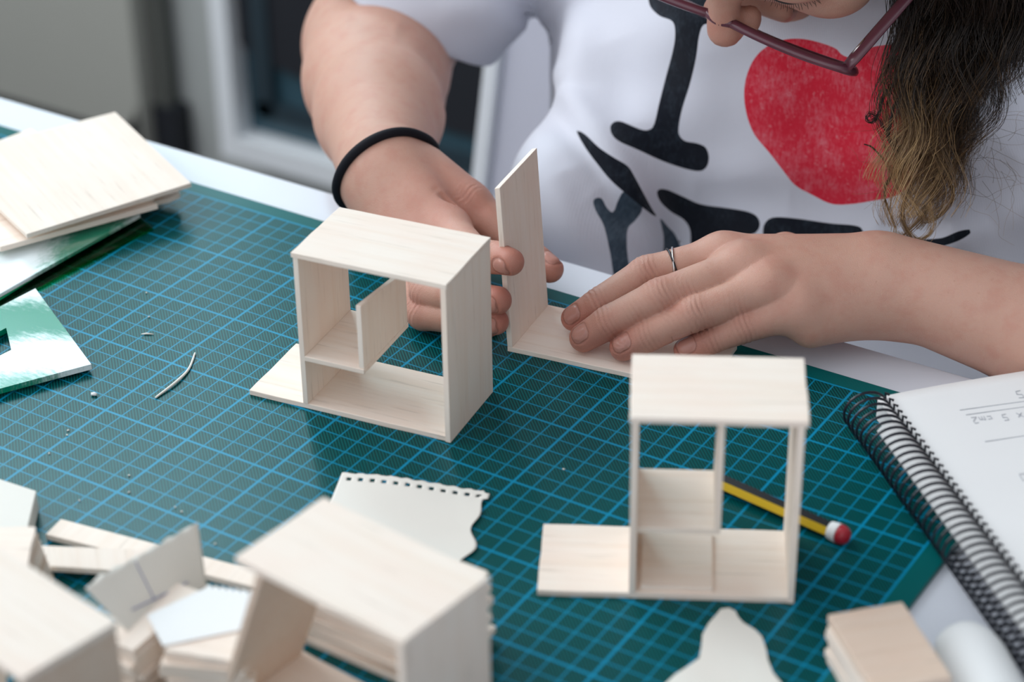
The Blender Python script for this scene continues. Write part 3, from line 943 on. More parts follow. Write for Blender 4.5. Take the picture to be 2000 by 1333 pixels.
def surface_nets(f, lo, hi, h, N=16):
    lo = np.asarray(lo, float); n = np.ceil((np.asarray(hi) - lo) / (h * N)).astype(int)
    nxt = n * N + 4
    Vk = []; Vp = []; Qk = []
    bh = N * h * .5; br = bh * 1.75
    ii = np.array([(i, j, k) for i in range(n[0]) for j in range(n[1]) for k in range(n[2])])
    C = lo + (ii + .5) * N * h
    act = []
    for s in range(0, len(C), 20000):
        act.append(np.abs(f(C[s:s + 20000], None, 0)) < br * 1.5)
    act = np.concatenate(act)
    g = np.arange(-1, N + 1)            # cells; corners -1 .. N+1
    gc = np.arange(-1, N + 2)
    CX, CY, CZ = np.meshgrid(gc, gc, gc, indexing='ij')
    base = np.stack([CX, CY, CZ], -1).reshape(-1, 3)
    m = N + 2
    corners = [(a, b, c) for a in (0, 1) for b in (0, 1) for c in (0, 1)]
    edges = [(p, q) for i, p in enumerate(corners) for q in corners[i + 1:] if sum(abs(x - y) for x, y in zip(p, q)) == 1]
    for (bi, cen) in zip(ii[act], C[act]):
        G = bi * N + base
        P = lo + G * h
        D = f(P, cen, br).reshape(N + 3, N + 3, N + 3)
        if D.min() > 0 or D.max() < 0: continue
        sg = D < 0
        acc = np.zeros((m, m, m, 3)); cnt = np.zeros((m, m, m))
        for p, q in edges:
            a = D[p[0]:p[0] + m, p[1]:p[1] + m, p[2]:p[2] + m]; b = D[q[0]:q[0] + m, q[1]:q[1] + m, q[2]:q[2] + m]
            cr = (a < 0) != (b < 0)
            t = np.where(cr, a / np.where(cr, a - b, 1), 0)
            cnt += cr
            for ax in range(3):
                acc[..., ax] += np.where(cr, p[ax] + t * (q[ax] - p[ax]), 0)
        has = cnt > 0
        idx = np.argwhere(has)
        pos = acc[has] / cnt[has][:, None] + idx - 1
        gi = idx - 1 + bi * N
        key = ((gi[:, 0] + 1) * nxt[1] + (gi[:, 1] + 1)) * nxt[2] + gi[:, 2] + 1
        Vk.append(key); Vp.append(lo + (bi * N + pos) * h)
        def K(i, j, k):
            return ((i + 1) * nxt[1] + (j + 1)) * nxt[2] + k + 1
        # faces for lattice edges owned by this block (corner index 0..N-1)
        for ax in range(3):
            a = sg[1:N + 1, 1:N + 1, 1:N + 1]
            sl = [slice(1, N + 1)] * 3; sl[ax] = slice(2, N + 2)
            b = sg[tuple(sl)]
            e = np.argwhere(a != b)
            if len(e) == 0: continue
            flip = a[a != b]
            G0 = e + bi * N
            u_, v_ = [(1, 2), (2, 0), (0, 1)][ax]
            def off(du, dv):
                q = G0.copy(); q[:, u_] += du; q[:, v_] += dv; return K(q[:, 0], q[:, 1], q[:, 2])
            Q = np.stack([off(-1, -1), off(0, -1), off(0, 0), off(-1, 0)], 1)
            Q[~flip] = Q[~flip][:, ::-1]
            Qk.append(Q)
    Vk = np.concatenate(Vk); Vp = np.concatenate(Vp); Q = np.concatenate(Qk)
    uk, ix = np.unique(Vk, return_index=True)
    V = Vp[ix]
    Qi = np.searchsorted(uk, Q)
    ok = (uk[np.clip(Qi, 0, len(uk) - 1)] == Q).all(1)
    return V, Qi[ok]

def nrm(v): v = np.asarray(v, float); return v / np.linalg.norm(v)

# --- joints (cm). The person sits behind the table, right hand steadying the upright, left hand flat on the base
WR = at(752, 345, 119.5)                 # right wrist
ER = at(728, 92, 139.5)                  # right elbow
SR = at(1128, -450, 133)                 # right shoulder
WL = lv(1722, 552, 3.0)                  # left wrist
EL = A_(57, 20.5, -1.0)
SL = A_(45, 38, 20)
# left hand fingers: MCP, PIP, DIP, tip
LF = {
 'index': [lv(1412, 500, 3.75), lv(1262, 536, 3.05), lv(1172, 592, 1.95), lv(1121, 622, 1.08)],
 'middle': [lv(1452, 524, 3.95), lv(1288, 582, 3.25), lv(1190, 630, 2.0), lv(1140, 660, 1.10)],
 'ring': [lv(1502, 562, 3.6), lv(1354, 614, 2.85), lv(1266, 655, 1.7), lv(1217, 679, 1.05)],
 'pinky': [lv(1562, 602, 2.8), lv(1448, 640, 2.05), lv(1388, 664, 1.4), lv(1339, 684, .92)],
}
LR = {'index': (1.02, .90, .80, .66), 'middle': (1.06, .94, .84, .72), 'ring': (1.02, .88, .80, .68), 'pinky': (.98, .80, .70, .60)}
LT = [WL + A_(-2.0, .2, -.9), lv(1500, 530, 1.9) + A_(0, 2.0, 0), A_(27.6, 13.6, 1.25), A_(25.6, 12.2, .95)]
# right hand fingers
RF = {
 'index': [at(872, 447, 116.3), at(925, 497, 112.7), at(966, 503, 110.2), at(997, 512, 108.9)],
 'middle': [at(832, 470, 116.6), at(835, 572, 113.4), at(915, 580, 111.3), at(972, 587, 110.0)],
 'ring': [at(795, 490, 117.0), at(826, 612, 113.6), at(910, 624, 111.9), at(968, 629, 110.9)],
 'pinky': [at(800, 520, 118.2), at(850, 622, 116.2), at(905, 636, 114.8), at(950, 645, 113.6)],
}
RR = {'index': (1.10, .90, .80, .68), 'middle': (1.10, .90, .82, .70), 'ring': (1.05, .86, .78, .66), 'pinky': (.95, .78, .70, .60)}
RTh = [at(820, 345, 119.4), at(912, 402, 118.3), at(1005, 478, 117.3), at(1074, 526, 115.8)]

def finger(J, R, k=.22):
    out = []
    for i in range(3):
        out.append(RC_(J[i], J[i + 1], R[i] * (1.0 if i else 1.0), R[i + 1], k))
    # mid-phalanx softness: slight pad under the last phalanx
    return out
left_fingers = {n: finger(LF[n], LR[n]) for n in LF}
right_fingers = {n: finger(RF[n], RR[n]) for n in RF}
left_thumb = [RC_(LT[0], LT[1], 1.5, 1.15, .5), RC_(LT[1], LT[2], 1.1, .92, .3), RC_(LT[2], LT[3], .9, .75, .2)]
right_thumb = [RC_(RTh[0], RTh[1], 1.75, 1.35, .9), RC_(RTh[1], RTh[2], 1.25, .95, .4), RC_(RTh[2], RTh[3], .95, .72, .3)]
def palm(W, F, r0, names=('index', 'middle', 'ring', 'pinky'), rs=(1.25, 1.3, 1.25, 1.15), k=1.1, spread=None):
    out = []
    for i, n in enumerate(names):
        s = W + (spread[i] if spread is not None else 0)
        out.append(RC_(s, F[n][0], r0[i], rs[i] * .96, k))
    return out
across = nrm(LF['pinky'][0] - LF['index'][0])
left_palm = palm(WL, LF, (1.75, 1.8, 1.75, 1.6), rs=(1.12, 1.16, 1.12, 1.05), k=.9, spread=[-across * 1.15 + A_(0, 0, .1), -across * .4, across * .4 + A_(0, 0, -.2), across * 1.1 + A_(0, 0, -.7)])
left_palm += [RC_(WL + across * 1.0 + A_(-.5, 0, -.9), LF['pinky'][0] + A_(.6, .1, -1.0), 1.15, 1.0, .9),          # heel of the hand
              RC_(WL - across * .8 + A_(0, 0, -.8), LF['index'][0] + A_(1.6, .2, -1.4), 1.4, 1.2, .9)]
dirr = nrm(RF['pinky'][0] - RF['index'][0])
right_palm = palm(WR, RF, (1.9, 1.8, 1.7, 1.6), rs=(1.30, 1.25, 1.2, 1.1), k=1.0,
                  spread=[-dirr * .7, -dirr * .2, dirr * .3, dirr * .8])
right_arm = [RC_(ER, ER * .45 + WR * .55, 4.05, 3.45, 1.5), RC_(ER * .45 + WR * .55, WR, 3.45, 2.35, 1.5),
             RC_(ER + nrm(SR - ER) * 2.0, ER * .72 + WR * .28, 4.1, 4.1, 2.0),
             RC_(SR, ER, 5.2, 4.1, 1.2)]
wm = WL * .62 + EL * .38
left_arm = [RC_(WL + A_(.4, 0, .0), wm, 2.15, 2.9, 1.2), RC_(wm, EL, 2.9, 3.9, 1.5),
            RC_(WL + A_(0, .9, .0), wm, 1.9, 2.6, 1.2), RC_(EL, SL, 4.0, 5.2, 1.2)]

# nails: plates on the dorsal side of the last phalanx
def nailframe(J, up_, ln=.94, wd=.44, back=.12):
    t = nrm(J[3] - J[2]); b = nrm(np.cross(up_, t)); n = nrm(np.cross(t, b))
    return (J[3] - t * .12, t, b, n, ln, wd)
UPV = A_(.1, -.35, 1)
nails = {}
for n in LF: nails['L' + n] = (nailframe(LF[n], UPV + .25 * (CAM - LF[n][3]) / 60 + A_(-.1, -.1, 0)), LR[n][3])
tocam = nrm(CAM - RF['index'][3])
for n in RF: nails['R' + n] = (nailframe(RF[n], nrm(tocam + A_(.2, -.2, -.35))), RR[n][3])
nails['RT'] = (nailframe(RTh, nrm(A_(-.2, .3, .9))), .74)

def hand_field(P, bc, br, palmp, fingers, thumb, armp):
    arm = union(armp + palmp, P, bc, br)
    d = arm
    for n, fg in fingers.items():
        fd = union(fg, P, bc, br)
        d = np.minimum(d, smin(arm, fd, .85)) if True else d
    td = union(thumb, P, bc, br)
    d = smin(d, td, .45)
    return d
# creases over the finger joints and veins/tendons on the back of the hand
tendons = []
for n in LF:
    s = WL + A_(-2.2, 0, 1.35); e = LF[n][0] + A_(0, 0, .95)
    tendons.append((s * .75 + e * .25, e))
def detail(P):
    dd = np.zeros(len(P))
    for (a, b) in tendons:
        ba = b - a; t = np.clip(((P - a) @ ba) / (ba @ ba), 0, 1)
        q = a + t[:, None] * ba
        dist = np.linalg.norm(P - q, axis=1)
        dd -= .10 * np.exp(-(dist / .45) ** 2) * np.sin(np.pi * np.clip(t, .02, .98)) ** .5
    # knuckle heads
    for n in LF:
        for j, amp, s in ((0, .03, .8), (1, .06, .6)):
            c = LF[n][j] + A_(0, 0, LR[n][j] * .8)
            dd -= amp * np.exp(-((P - c) ** 2).sum(1) / s ** 2)
    for n, J in list(LF.items()) + list(RF.items()) + [('t', RTh)]:
        for j, amp in ((1, .085), (2, .06)):
            t = nrm(J[min(j + 1, 3)] - J[j - 1])
            x = (P - J[j]) @ t
            r2 = ((P - J[j]) ** 2).sum(1)
            m_ = np.exp(-r2 / 1.6)
            dd += amp * m_ * (np.exp(-(x / .09) ** 2) + .7 * np.exp(-((x - .26) / .07) ** 2) + .7 * np.exp(-((x + .28) / .07) ** 2))
    # nail plates: flattened with a groove round them
    for (c, t, b, n, ln, wd), r in nails.values():
        q = P - c
        if len(q) == 0: continue
        x, y, z = q @ t, q @ b, q @ n
        e = np.sqrt(((x - .02) / (ln * .52)) ** 2 + (y / wd) ** 2 + 0 * z)
        m_ = (z > 0) & (np.abs(x) < 1.2) & (np.abs(y) < 1.0) & (z < 1.4)
        dd += np.where(m_, .045 * np.exp(-((e - 1.06) / .13) ** 2) + .03 * np.clip(1 - e, 0, 1) * 0, 0)
    # folds where the right thumb meets the palm
    for k, (a, b, amp) in enumerate(folds):
        ba = b - a; t = np.clip(((P - a) @ ba) / (ba @ ba), 0, 1)
        q = a + t[:, None] * ba
        dist = np.linalg.norm(P - q, axis=1)
        dd += amp * np.exp(-(dist / .26) ** 2) * np.sin(np.pi * np.clip(t, .05, .95))
    return dd
folds = [(at(852, 372, 116.2), at(925, 452, 116.0), .42), (at(868, 366, 116.6), at(950, 445, 116.4), .32), (at(880, 350, 117), at(958, 428, 117), .12)]
# elbow crease on the right arm
folds += [(at(800, 95, 136), at(872, 190, 137), .0)]

def f_arms(P, bc, br):
    l = hand_field(P, bc, br, left_palm, left_fingers, left_thumb, left_arm)
    r = hand_field(P, bc, br, right_palm, right_fingers, right_thumb, right_arm)
    d = np.minimum(l, r)
    if bc is not None:
        for a, b, wd, amp in ((at(780, 60, 136), at(868, 190, 135), .55, .45), (at(690, 40, 136), at(790, 62, 136), .6, .25)):
            if np.linalg.norm((a + b) / 2 - bc) < 8 + br:
                ba = b - a; t = np.clip(((P - a) @ ba) / (ba @ ba), 0, 1)
                q = P - (a + t[:, None] * ba); nn = nrm(CAM - a); q = q - (q @ nn)[:, None] * nn
                d = d + amp * np.exp(-(q * q).sum(1) / wd ** 2) * np.sin(np.pi * np.clip(t, .04, .96)) ** .7
    if bc is not None and (np.abs(d) < .6).any():
        # only near hands
        for c0, R0 in ((LF['middle'][1], 9.5), (RF['middle'][1], 9.5)):
            if np.linalg.norm(bc - c0) < R0 + br:
                m_ = np.abs(d) < .6
                dd = np.zeros(len(P)); dd[m_] = detail(P[m_])
                w_ = np.clip((R0 - np.linalg.norm(P - c0, axis=1)) / 2, 0, 1)
                d = d + dd * w_
    # nothing sinks into the table, the base board or the upright
    d = np.maximum(d, -(P[:, 2] - .0) - 50 * (P[:, 1] > 14.4))
    return d
inb = lambda P: P
# --- head frame
L_ = nrm(A_(.985, 0.0, -.12))
F0 = nrm(A_(-.02, -.50, -.86))
U_ = nrm(np.cross(F0, -L_)); U_ = U_ if U_[1] < 0 else -U_
F_ = nrm(np.cross(L_, U_)); F_ = F_ if F_[2] < 0 else -F_
HX = np.array([L_, F_, U_])
NT = at(1416, 58, 114.5)                  # ball of the nose
HC = NT - F_ * 10.6 + U_ * 3.0
def hp(l, f, u): return HC + L_ * l + F_ * f + U_ * u
head = [EL_(hp(0, -1.0, 2.5), HX, (7.6, 9.6, 8.8), 1.0),
        EL_(hp(0, 1.5, -2.0), HX, (6.5, 7.3, 8.6), 1.5),
        RC_(hp(-3.4, 7.4, 1.35), hp(3.4, 7.4, 1.35), 1.0, 1.0, 1.2),       # brow
        RC_(hp(0, 7.9, .9), hp(0, 10.1, -2.5), .62, .85, .8),              # nose
        RC_(hp(0, 10.3, -2.9), hp(0, 10.55, -3.0), .98, .95, .35),
        RC_(hp(.95, 9.6, -3.2), hp(1.0, 9.8, -3.2), .62, .62, .3), RC_(hp(-.95, 9.6, -3.2), hp(-1.0, 9.8, -3.2), .62, .62, .3),
        EL_(hp(3.3, 7.15, -.2), HX, (1.75, 1.35, 1.35), .5), EL_(hp(-3.3, 7.15, -.2), HX, (1.75, 1.35, 1.35), .5),   # closed lids
        EL_(hp(4.0, 6.1, -3.2), HX, (2.6, 2.4, 2.4), 1.2), EL_(hp(-4.0, 6.1, -3.2), HX, (2.6, 2.4, 2.4), 1.2),       # cheeks
        RC_(hp(-1.6, 8.6, -5.6), hp(1.6, 8.6, -5.6), .6, .6, .5), RC_(hp(-1.4, 8.5, -6.5), hp(1.4, 8.5, -6.5), .65, .65, .5),
        EL_(hp(0, 7.2, -8.8), HX, (2.3, 1.9, 1.7), 1.5),
        RC_(hp(7.4, -.6, .5), hp(7.3, -.4, -2.2), 1.0, .7, .4), RC_(hp(-7.4, -.6, .5), hp(-7.3, -.4, -2.2), 1.0, .7, .4),
        RC_(hp(0, -3.0, -4.5), A_(25, 35, 20), 5.6, 6.2, 2.5)]
def f_head(P, bc, br):
    return union(head, P, bc, br)
TC = A_(26.5, 38.5, 4)
IX = np.eye(3)
torso = [EL_(TC + A_(0, 0, 6), IX, (15.5, 10, 15), 4), EL_(TC + A_(0, 1, -12), IX, (13.5, 9, 17), 6), EL_(TC + A_(0, 5, -28), IX, (17, 11, 11), 6),
         RC_(SR + A_(3, 0, 0), SL + A_(-3, 0, 0), 5.6, 5.6, 4), RC_(SR, ER * .5 + SR * .5, 5.2, 4.4, 2), RC_(SL, EL * .5 + SL * .5, 5.2, 4.4, 2),
         RC_(A_(25, 35, 20), A_(26, 38, 14), 6, 8, 4)]
legs = [RC_(TC + A_(-8, 4, -30), TC + A_(-11, -34, -30), 8.6, 6.2, 4), RC_(TC + A_(8, 4, -30), TC + A_(10, -34, -30), 8.6, 6.2, 4),
        RC_(TC + A_(-11, -34, -30), TC + A_(-11, -32, -71), 6.0, 4.0, 2), RC_(TC + A_(10, -34, -30), TC + A_(10, -32, -71), 6.0, 4.0, 2),
        RC_(TC + A_(-11, -32, -74.5), TC + A_(-11, -46, -76), 3.5, 2.8, 2), RC_(TC + A_(10, -32, -74.5), TC + A_(10, -46, -76), 3.5, 2.8, 2)]
def f_body(P, bc, br):
    return union(torso + legs[2:], P, bc, br)

V1, Q1 = surface_nets(f_arms, (-12, -1, -3), (62, 44, 26), .085)
# keep the fine arms only outside the sleeves
V2, Q2 = surface_nets(f_head, HC - 24, HC + A_(24, 30, 24), .22)
V3, Q3 = surface_nets(f_body, (-8, -12, -80), (64, 56, 32), .8)
Vb = np.concatenate([V1, V2, V3]); Qb = np.concatenate([Q1, Q2 + len(V1), Q3 + len(V1) + len(V2)])
me = mesh_np('body', wnp(Vb), Qb[:, ::-1])
red = np.zeros(len(Vb)); nail = np.full(len(Vb), -1.0); wrk = np.zeros(len(Vb))
for J in list(LF.values()) + list(RF.values()) + [RTh]:
    red += 1.0 * np.exp(-((Vb - J[3]) ** 2).sum(1) / 1.3) + .42 * np.exp(-((Vb - J[1]) ** 2).sum(1) / 1.2) + .3 * np.exp(-((Vb - J[2]) ** 2).sum(1) / 1.0) + .22 * np.exp(-((Vb - J[0]) ** 2).sum(1) / 2.0)
    for j in (1, 2):
        t = nrm(J[j + 1] - J[j - 1]); x = (Vb - J[j]) @ t
        lat = nrm(np.cross(t, A_(0, 0, 1))); y = (Vb - J[j]) @ lat
        g = np.exp(-(x / .52) ** 2 - ((Vb - J[j]) ** 2).sum(1) / 2.2)
        wrk -= g * (.5 + .5 * np.cos((x + .10 * np.sin(y * 4 + j) + .16 * y * y) * 6.283 / .235)) ** 2
red += .5 * np.exp(-((Vb - at(900, 400, 117)) ** 2).sum(1) / 9) + .5 * np.exp(-((Vb - NT) ** 2).sum(1) / 3.0)
for (c, t, b, n, ln, wd), r in nails.values():
    q = Vb - c; x, y, z = q @ t, q @ b, q @ n
    # rounded-rectangle plate seen from above the nail
    ax = np.abs(x - .0) - (ln * .5 - .28); ay = np.abs(y) - (wd - .28)
    sd = .28 - (np.hypot(np.maximum(ax, 0), np.maximum(ay, 0)) + np.minimum(np.maximum(ax, ay), 0))
    ok = (z > -.1) & (np.abs(x) < 1.5) & (np.abs(y) < 1.2) & (z < 1.5)
    nail = np.where(ok, np.maximum(nail, sd), nail)
attr(me, 'red', np.clip(red, 0, 1)); attr(me, 'nail', nail); attr(me, 'wr', wrk)
person = empty('person', (26, 40, -75)); person.location = (.26, .40, 0)
def kid(name, me, mat, smooth=True):
    o = link(name, me, mat, None, smooth)
    o.parent = person
    o.matrix_parent_inverse = person.matrix_basis.inverted()
    return o
body = kid('body', me, M_SKIN)
tag(person, 'person in white t-shirt and glasses bending over the table, both hands on the balsa angle', 'person')

# --- t-shirt
hem_c = ER + (SR - ER) * .16
ax_s = nrm(SR - ER)
LH = EL + (SL - EL) * .30
ax_l = nrm(SL - EL)
shirt_t = [EL_(TC + A_(-3.2, 0, 6), IX, (21.5, 12.0, 19), 4), EL_(TC + A_(-3.0, -1.0, -12), IX, (21.5, 12.5, 20), 7),
           RC_(TC + A_(-7, -9.5, 5), TC + A_(-6.5, -7.5, -4), 4.6, 5.0, 5), RC_(TC + A_(6.5, -9.5, 5), TC + A_(6.5, -7.5, -4), 4.6, 5.0, 5),
           RC_(SR + A_(3, 0, 0), SL + A_(-3, 0, 0), 6.7, 6.7, 4),
           RC_(at(1195, 150, 130), at(1122, 400, 127), 2.2, 2.5, 6), RC_(at(1122, 400, 127), at(1140, 620, 128), 2.5, 3.0, 6)]
sleeve_r = [RC_(SR, hem_c - ax_s * 4, 7.0, 6.7, 3)]
sleeve_l = [RC_(SL, LH - ax_l * 4, 7.0, 6.5, 3)]
cav_r = [RC_(hem_c - ax_s * 6, hem_c + ax_s * 9, 6.35, 5.4, .5)]
cav_l = [RC_(LH - ax_l * 6, LH + ax_l * 9, 6.1, 5.4, .5)]
fold_rng = np.random.RandomState(3)
FOLDS = []
def fold(p, q, wd, amp): FOLDS.append((np.asarray(p, float), np.asarray(q, float), wd, amp))
# long soft folds (amp > 0 pushes cloth in, < 0 lifts it)
fold(at(1065, 190, 128), at(1240, 440, 123), 1.1, .75); fold(at(1085, 150, 128), at(1275, 430, 123), .8, -.65)
fold(at(1100, 330, 124), at(1215, 520, 121), .9, .55); fold(at(1150, 380, 124), at(1300, 500, 122), .8, .55)
fold(at(1062, 0, 130), at(1075, 140, 130), .8, .5); fold(at(1130, -10, 128), at(1110, 170, 128), 1.2, -.45)
fold(at(1330, 380, 121), at(1540, 395, 120), 1.2, .35); fold(at(1420, 100, 122), at(1430, 330, 121), 1.6, .3)
fold(at(1880, 460, 116), at(1990, 300, 116), 1.3, .9); fold(at(1820, 500, 116), at(1960, 420, 116), 1.0, -.7)
fold(at(1700, 420, 118), at(1850, 470, 117), 1.1, .4); fold(at(1200, 60, 125), at(1215, 240, 124), 1.3, .28)
fold(at(760, 0, 137), at(900, 60, 136), 1.0, .35); fold(at(880, 20, 135), at(1000, 5, 134), 1.0, -.4); fold(at(1010, -20, 134), at(1035, 40, 134), .9, .6)
def f_shirt(P, bc, br):
    d = union(shirt_t, P, bc, br)
    sr_ = union(sleeve_r, P, bc, br); sl_ = union(sleeve_l, P, bc, br)
    cut_r = -((P - hem_c) @ ax_s); cut_l = -((P - LH) @ ax_l)
    # sagging, slightly wavy hem
    wob = .35 * np.sin(P @ A_(.5, .3, .4) * 1.3)
    sr_ = smax(sr_, cut_r + wob, .25); sl_ = smax(sl_, cut_l + wob, .25)
    d = smin(d, sr_, 2.2); d = smin(d, sl_, 2.2)
    d = np.maximum(d, -(P[:, 2] + 30))                 # bottom hem
    neck = RC_(A_(25, 34, 24), A_(25.5, 37, 14), 7.5, 6.5)
    d = smax(d, -neck(P), .4)
    d = smax(d, -union(cav_r, P, None, 0), .2); d = smax(d, -union(cav_l, P, None, 0), .2)
    if bc is not None:
        s = np.zeros(len(P))
        for a, b, wd, amp in FOLDS:
            if np.linalg.norm((a + b) / 2 - bc) > np.linalg.norm(b - a) / 2 + 3 * wd + br: continue
            ba = b - a; t = np.clip(((P - a) @ ba) / (ba @ ba), 0, 1)
            q = P - (a + t[:, None] * ba)
            # measured across the cloth: ignore distance along the surface normal
            nrm_ = nrm(CAM - (a + b) / 2); q = q - (q @ nrm_)[:, None] * nrm_
            s += amp * np.exp(-(q * q).sum(1) / wd ** 2) * np.sin(np.pi * np.clip(t, .04, .96)) ** .7
        s += .10 * np.sin(P @ A_(.55, .2, .35) + 1.3 * np.sin(P[:, 2] * .33)) + .05 * np.sin(P @ A_(-.6, .4, 1.2))
        d = d + s
    return d
V4, Q4 = surface_nets(f_shirt, (-12, 15, -32), (64, 56, 34), .19)
me = mesh_np('t_shirt', wnp(V4), Q4[:, ::-1])
# the print: flat artwork coordinates = oblique projection on to the plane y = 27 (x, z in cm)
VD = nrm(CF + CR * .10)
def flat(P):
    P = np.atleast_2d(P); s = (27.0 - P[:, 1]) / VD[1]
    q = P + s[:, None] * VD
    return q[:, [0, 2]]
def artwork(pts, d=121.0, closed=True, sm=4):
    P = flat(np.array([at(u, v, 0.0) + ray(u, v) * 0 for u, v in pts])) if False else np.array([bgx(u, v, 27.0)[[0, 2]] for u, v in pts])
    return smooth_path(P, sm, closed=True)
def polysd(P, poly):
    d = np.full(len(P), 1e9); inside = np.zeros(len(P), bool)
    n = len(poly)
    for i in range(n):
        a, b = poly[i], poly[(i + 1) % n]
        e = b - a; wv = P - a
        t = np.clip((wv @ e) / (e @ e + 1e-12), 0, 1)
        q = wv - t[:, None] * e
        d = np.minimum(d, (q * q).sum(1))
        c = ((a[1] > P[:, 1]) != (b[1] > P[:, 1]))
        xx = a[0] + (P[:, 1] - a[1]) / (b[1] - a[1] + 1e-12) * (b[0] - a[0])
        inside ^= c & (P[:, 0] < xx)
    d = np.sqrt(d)
    return np.where(inside, -d, d)
ART_B = [
 [(1266, -30), (1268, 4), (1274, 25), (1292, 45), (1316, 58), (1322, 78), (1319, 110), (1304, 165), (1292, 215), (1284, 255), (1276, 268), (1262, 270), (1240, 262), (1222, 255), (1210, 257), (1204, 268), (1208, 284), (1222, 297), (1255, 310), (1300, 328), (1345, 341), (1370, 344), (1383, 334), (1386, 315), (1379, 298), (1362, 291), (1342, 288), (1331, 278), (1329, 262), (1336, 225), (1350, 180), (1362, 130), (1368, 88), (1378, 66), (1405, 68), (1432, 60), (1440, 30), (1420, 10), (1340, -10)],
 [(1143, 278), (1160, 286), (1186, 311), (1214, 330), (1238, 344), (1250, 362), (1264, 388), (1280, 418), (1290, 436), (1270, 424), (1240, 400), (1210, 374), (1185, 344), (1160, 310)],
 [(1290, 390), (1296, 382), (1312, 383), (1340, 394), (1370, 406), (1420, 413), (1460, 420), (1478, 430), (1483, 446), (1474, 461), (1455, 464), (1425, 460), (1408, 466), (1402, 490), (1398, 540), (1352, 540), (1351, 485), (1350, 455), (1338, 436), (1315, 423), (1297, 407)],
 [(1490, 470), (1490, 448), (1500, 434), (1518, 430), (1560, 433), (1620, 441), (1665, 445), (1680, 455), (1680, 490), (1560, 500), (1500, 490)],
 [(1790, 474), (1830, 470), (1862, 457), (1886, 453), (1884, 462), (1860, 476), (1825, 487), (1790, 490)]]
ART_R = [[(1641, 116), (1630, 104), (1605, 94), (1572, 87), (1540, 88), (1508, 98), (1478, 122), (1460, 155), (1453, 192), (1457, 232), (1472, 272), (1500, 306), (1525, 338), (1550, 368), (1585, 387), (1620, 403), (1655, 404), (1700, 398), (1745, 388), (1790, 350), (1822, 300), (1842, 240), (1846, 180), (1832, 135), (1800, 106), (1765, 99), (1725, 99), (1690, 105), (1662, 122)]]
ART_G = [[(1180, 412), (1193, 407), (1203, 424), (1214, 432), (1222, 410), (1233, 392), (1248, 398), (1264, 412), (1264, 428), (1252, 446), (1240, 462), (1240, 500), (1246, 560), (1222, 560), (1212, 510), (1200, 460), (1185, 432)],
 [(1296, 438), (1310, 452), (1325, 470), (1340, 520), (1305, 520), (1302, 470)]]
fp = flat(V4)
vis = V4[:, 1] < 36
for nm, arts in (('dblack', ART_B), ('dred', ART_R), ('dgrey', ART_G)):
    d = np.full(len(V4), 9.0)
    for a in arts:
        d[vis] = np.minimum(d[vis], polysd(fp[vis], artwork(a)))
    attr(me, nm, d)
shirt = kid('t_shirt', me, M_SHIRT)
shirt['label'] = 'white cotton t-shirt printed with a black I, a red heart and black letters below'
# trousers
def f_tr(P, bc, br):
    d = union([RC_(q.a, q.b, q.r1 + .8, q.r2 + .8, 4) for q in legs[:4]] + [EL_(TC + A_(0, 5, -28), IX, (18, 12, 11), 6)], P, bc, br)
    return np.maximum(d, P[:, 2] + 27.0)
V5, Q5 = surface_nets(f_tr, (0, -12, -78), (56, 60, -20), .9)
kid('trousers', mesh_np('trousers', wnp(V5), Q5[:, ::-1]), M_DENIM)

# --- rings of things worn: loops that follow the skin
def hug(f, c, n, r_out, steps=64, gap=.02, ref=None):
    n = nrm(n); a = nrm(np.cross(n, A_(0, 0, 1) if abs(n[2]) < .9 else A_(1, 0, 0))); b = np.cross(n, a)
    out = []
    for k in range(steps):
        th = 2 * math.pi * k / steps
        dv = a * math.cos(th) + b * math.sin(th)
        t = np.linspace(.2, r_out, 240)
        P = c + t[:, None] * dv
        d = f(P, c, r_out)
        i = np.argmax(d > gap)
        out.append(P[i] if d[i] > gap else P[-1])
    return np.array(out)
fr = lambda P, bc, br: hand_field(P, bc, br, right_palm, {}, [right_thumb[0]], right_arm[:2])
bc_ = at(757, 335, 119.9)
band = hug(fr, bc_, CR * .42 + CD * .72 - CF * .55, 5.0, 72, .14)
sm_ = band.copy()
for _ in range(3): sm_ = (np.roll(sm_, 1, 0) + sm_ + np.roll(sm_, -1, 0)) / 3
cb_ = sm_.mean(0)
V, F = tube(wnp(sm_) * 100, .27, 12, closed=True)
hb = link('hair_tie', mesh('hair_tie', [(np.array(v) - w(cb_) * 100) for v in V], F), M_BLACKTEX, smooth=True)
hb.location = w(cb_)
tag(hb, 'black elastic hair tie worn round the right wrist above the middle model', 'hair tie')
def ringthing(J, t0, fing, name_label, tilt, offs=((0, 0), )):
    c = J[0] * (1 - t0) + J[1] * t0
    ff = lambda P, bc, br: union(fing, P, bc, br)
    root = empty('finger_ring'); root.location = w(c)
    for nm, mat_, ti, sh in (('silver_band', M_SILVER, tilt, 0.0), ('dark_band', M_DARKMETAL, -tilt * .4, .07)):
        n_ = nrm(J[1] - J[0]); n_ = nrm(n_ + ti * nrm(np.cross(n_, A_(0, 0, 1))) + ti * .5 * A_(0, 0, 1))
        lp = hug(ff, c + nrm(J[1] - J[0]) * sh, n_, 2.2, 48, .045)
        V, F = tube(wnp(lp) * 100, .062, 8, closed=True)
        o = link(nm, mesh(nm, [(np.array(v) - w(c) * 100) for v in V], F), mat_, root, smooth=True)
    tag(root, name_label, 'ring')
ringthing(LF['index'], .64, left_fingers['index'], 'thin crossed silver ring on the index finger of the flat left hand', .16)
ringthing(RF['ring'], .48, right_fingers['ring'], 'thin silver ring seen through the middle model on the gripping right hand', .2)

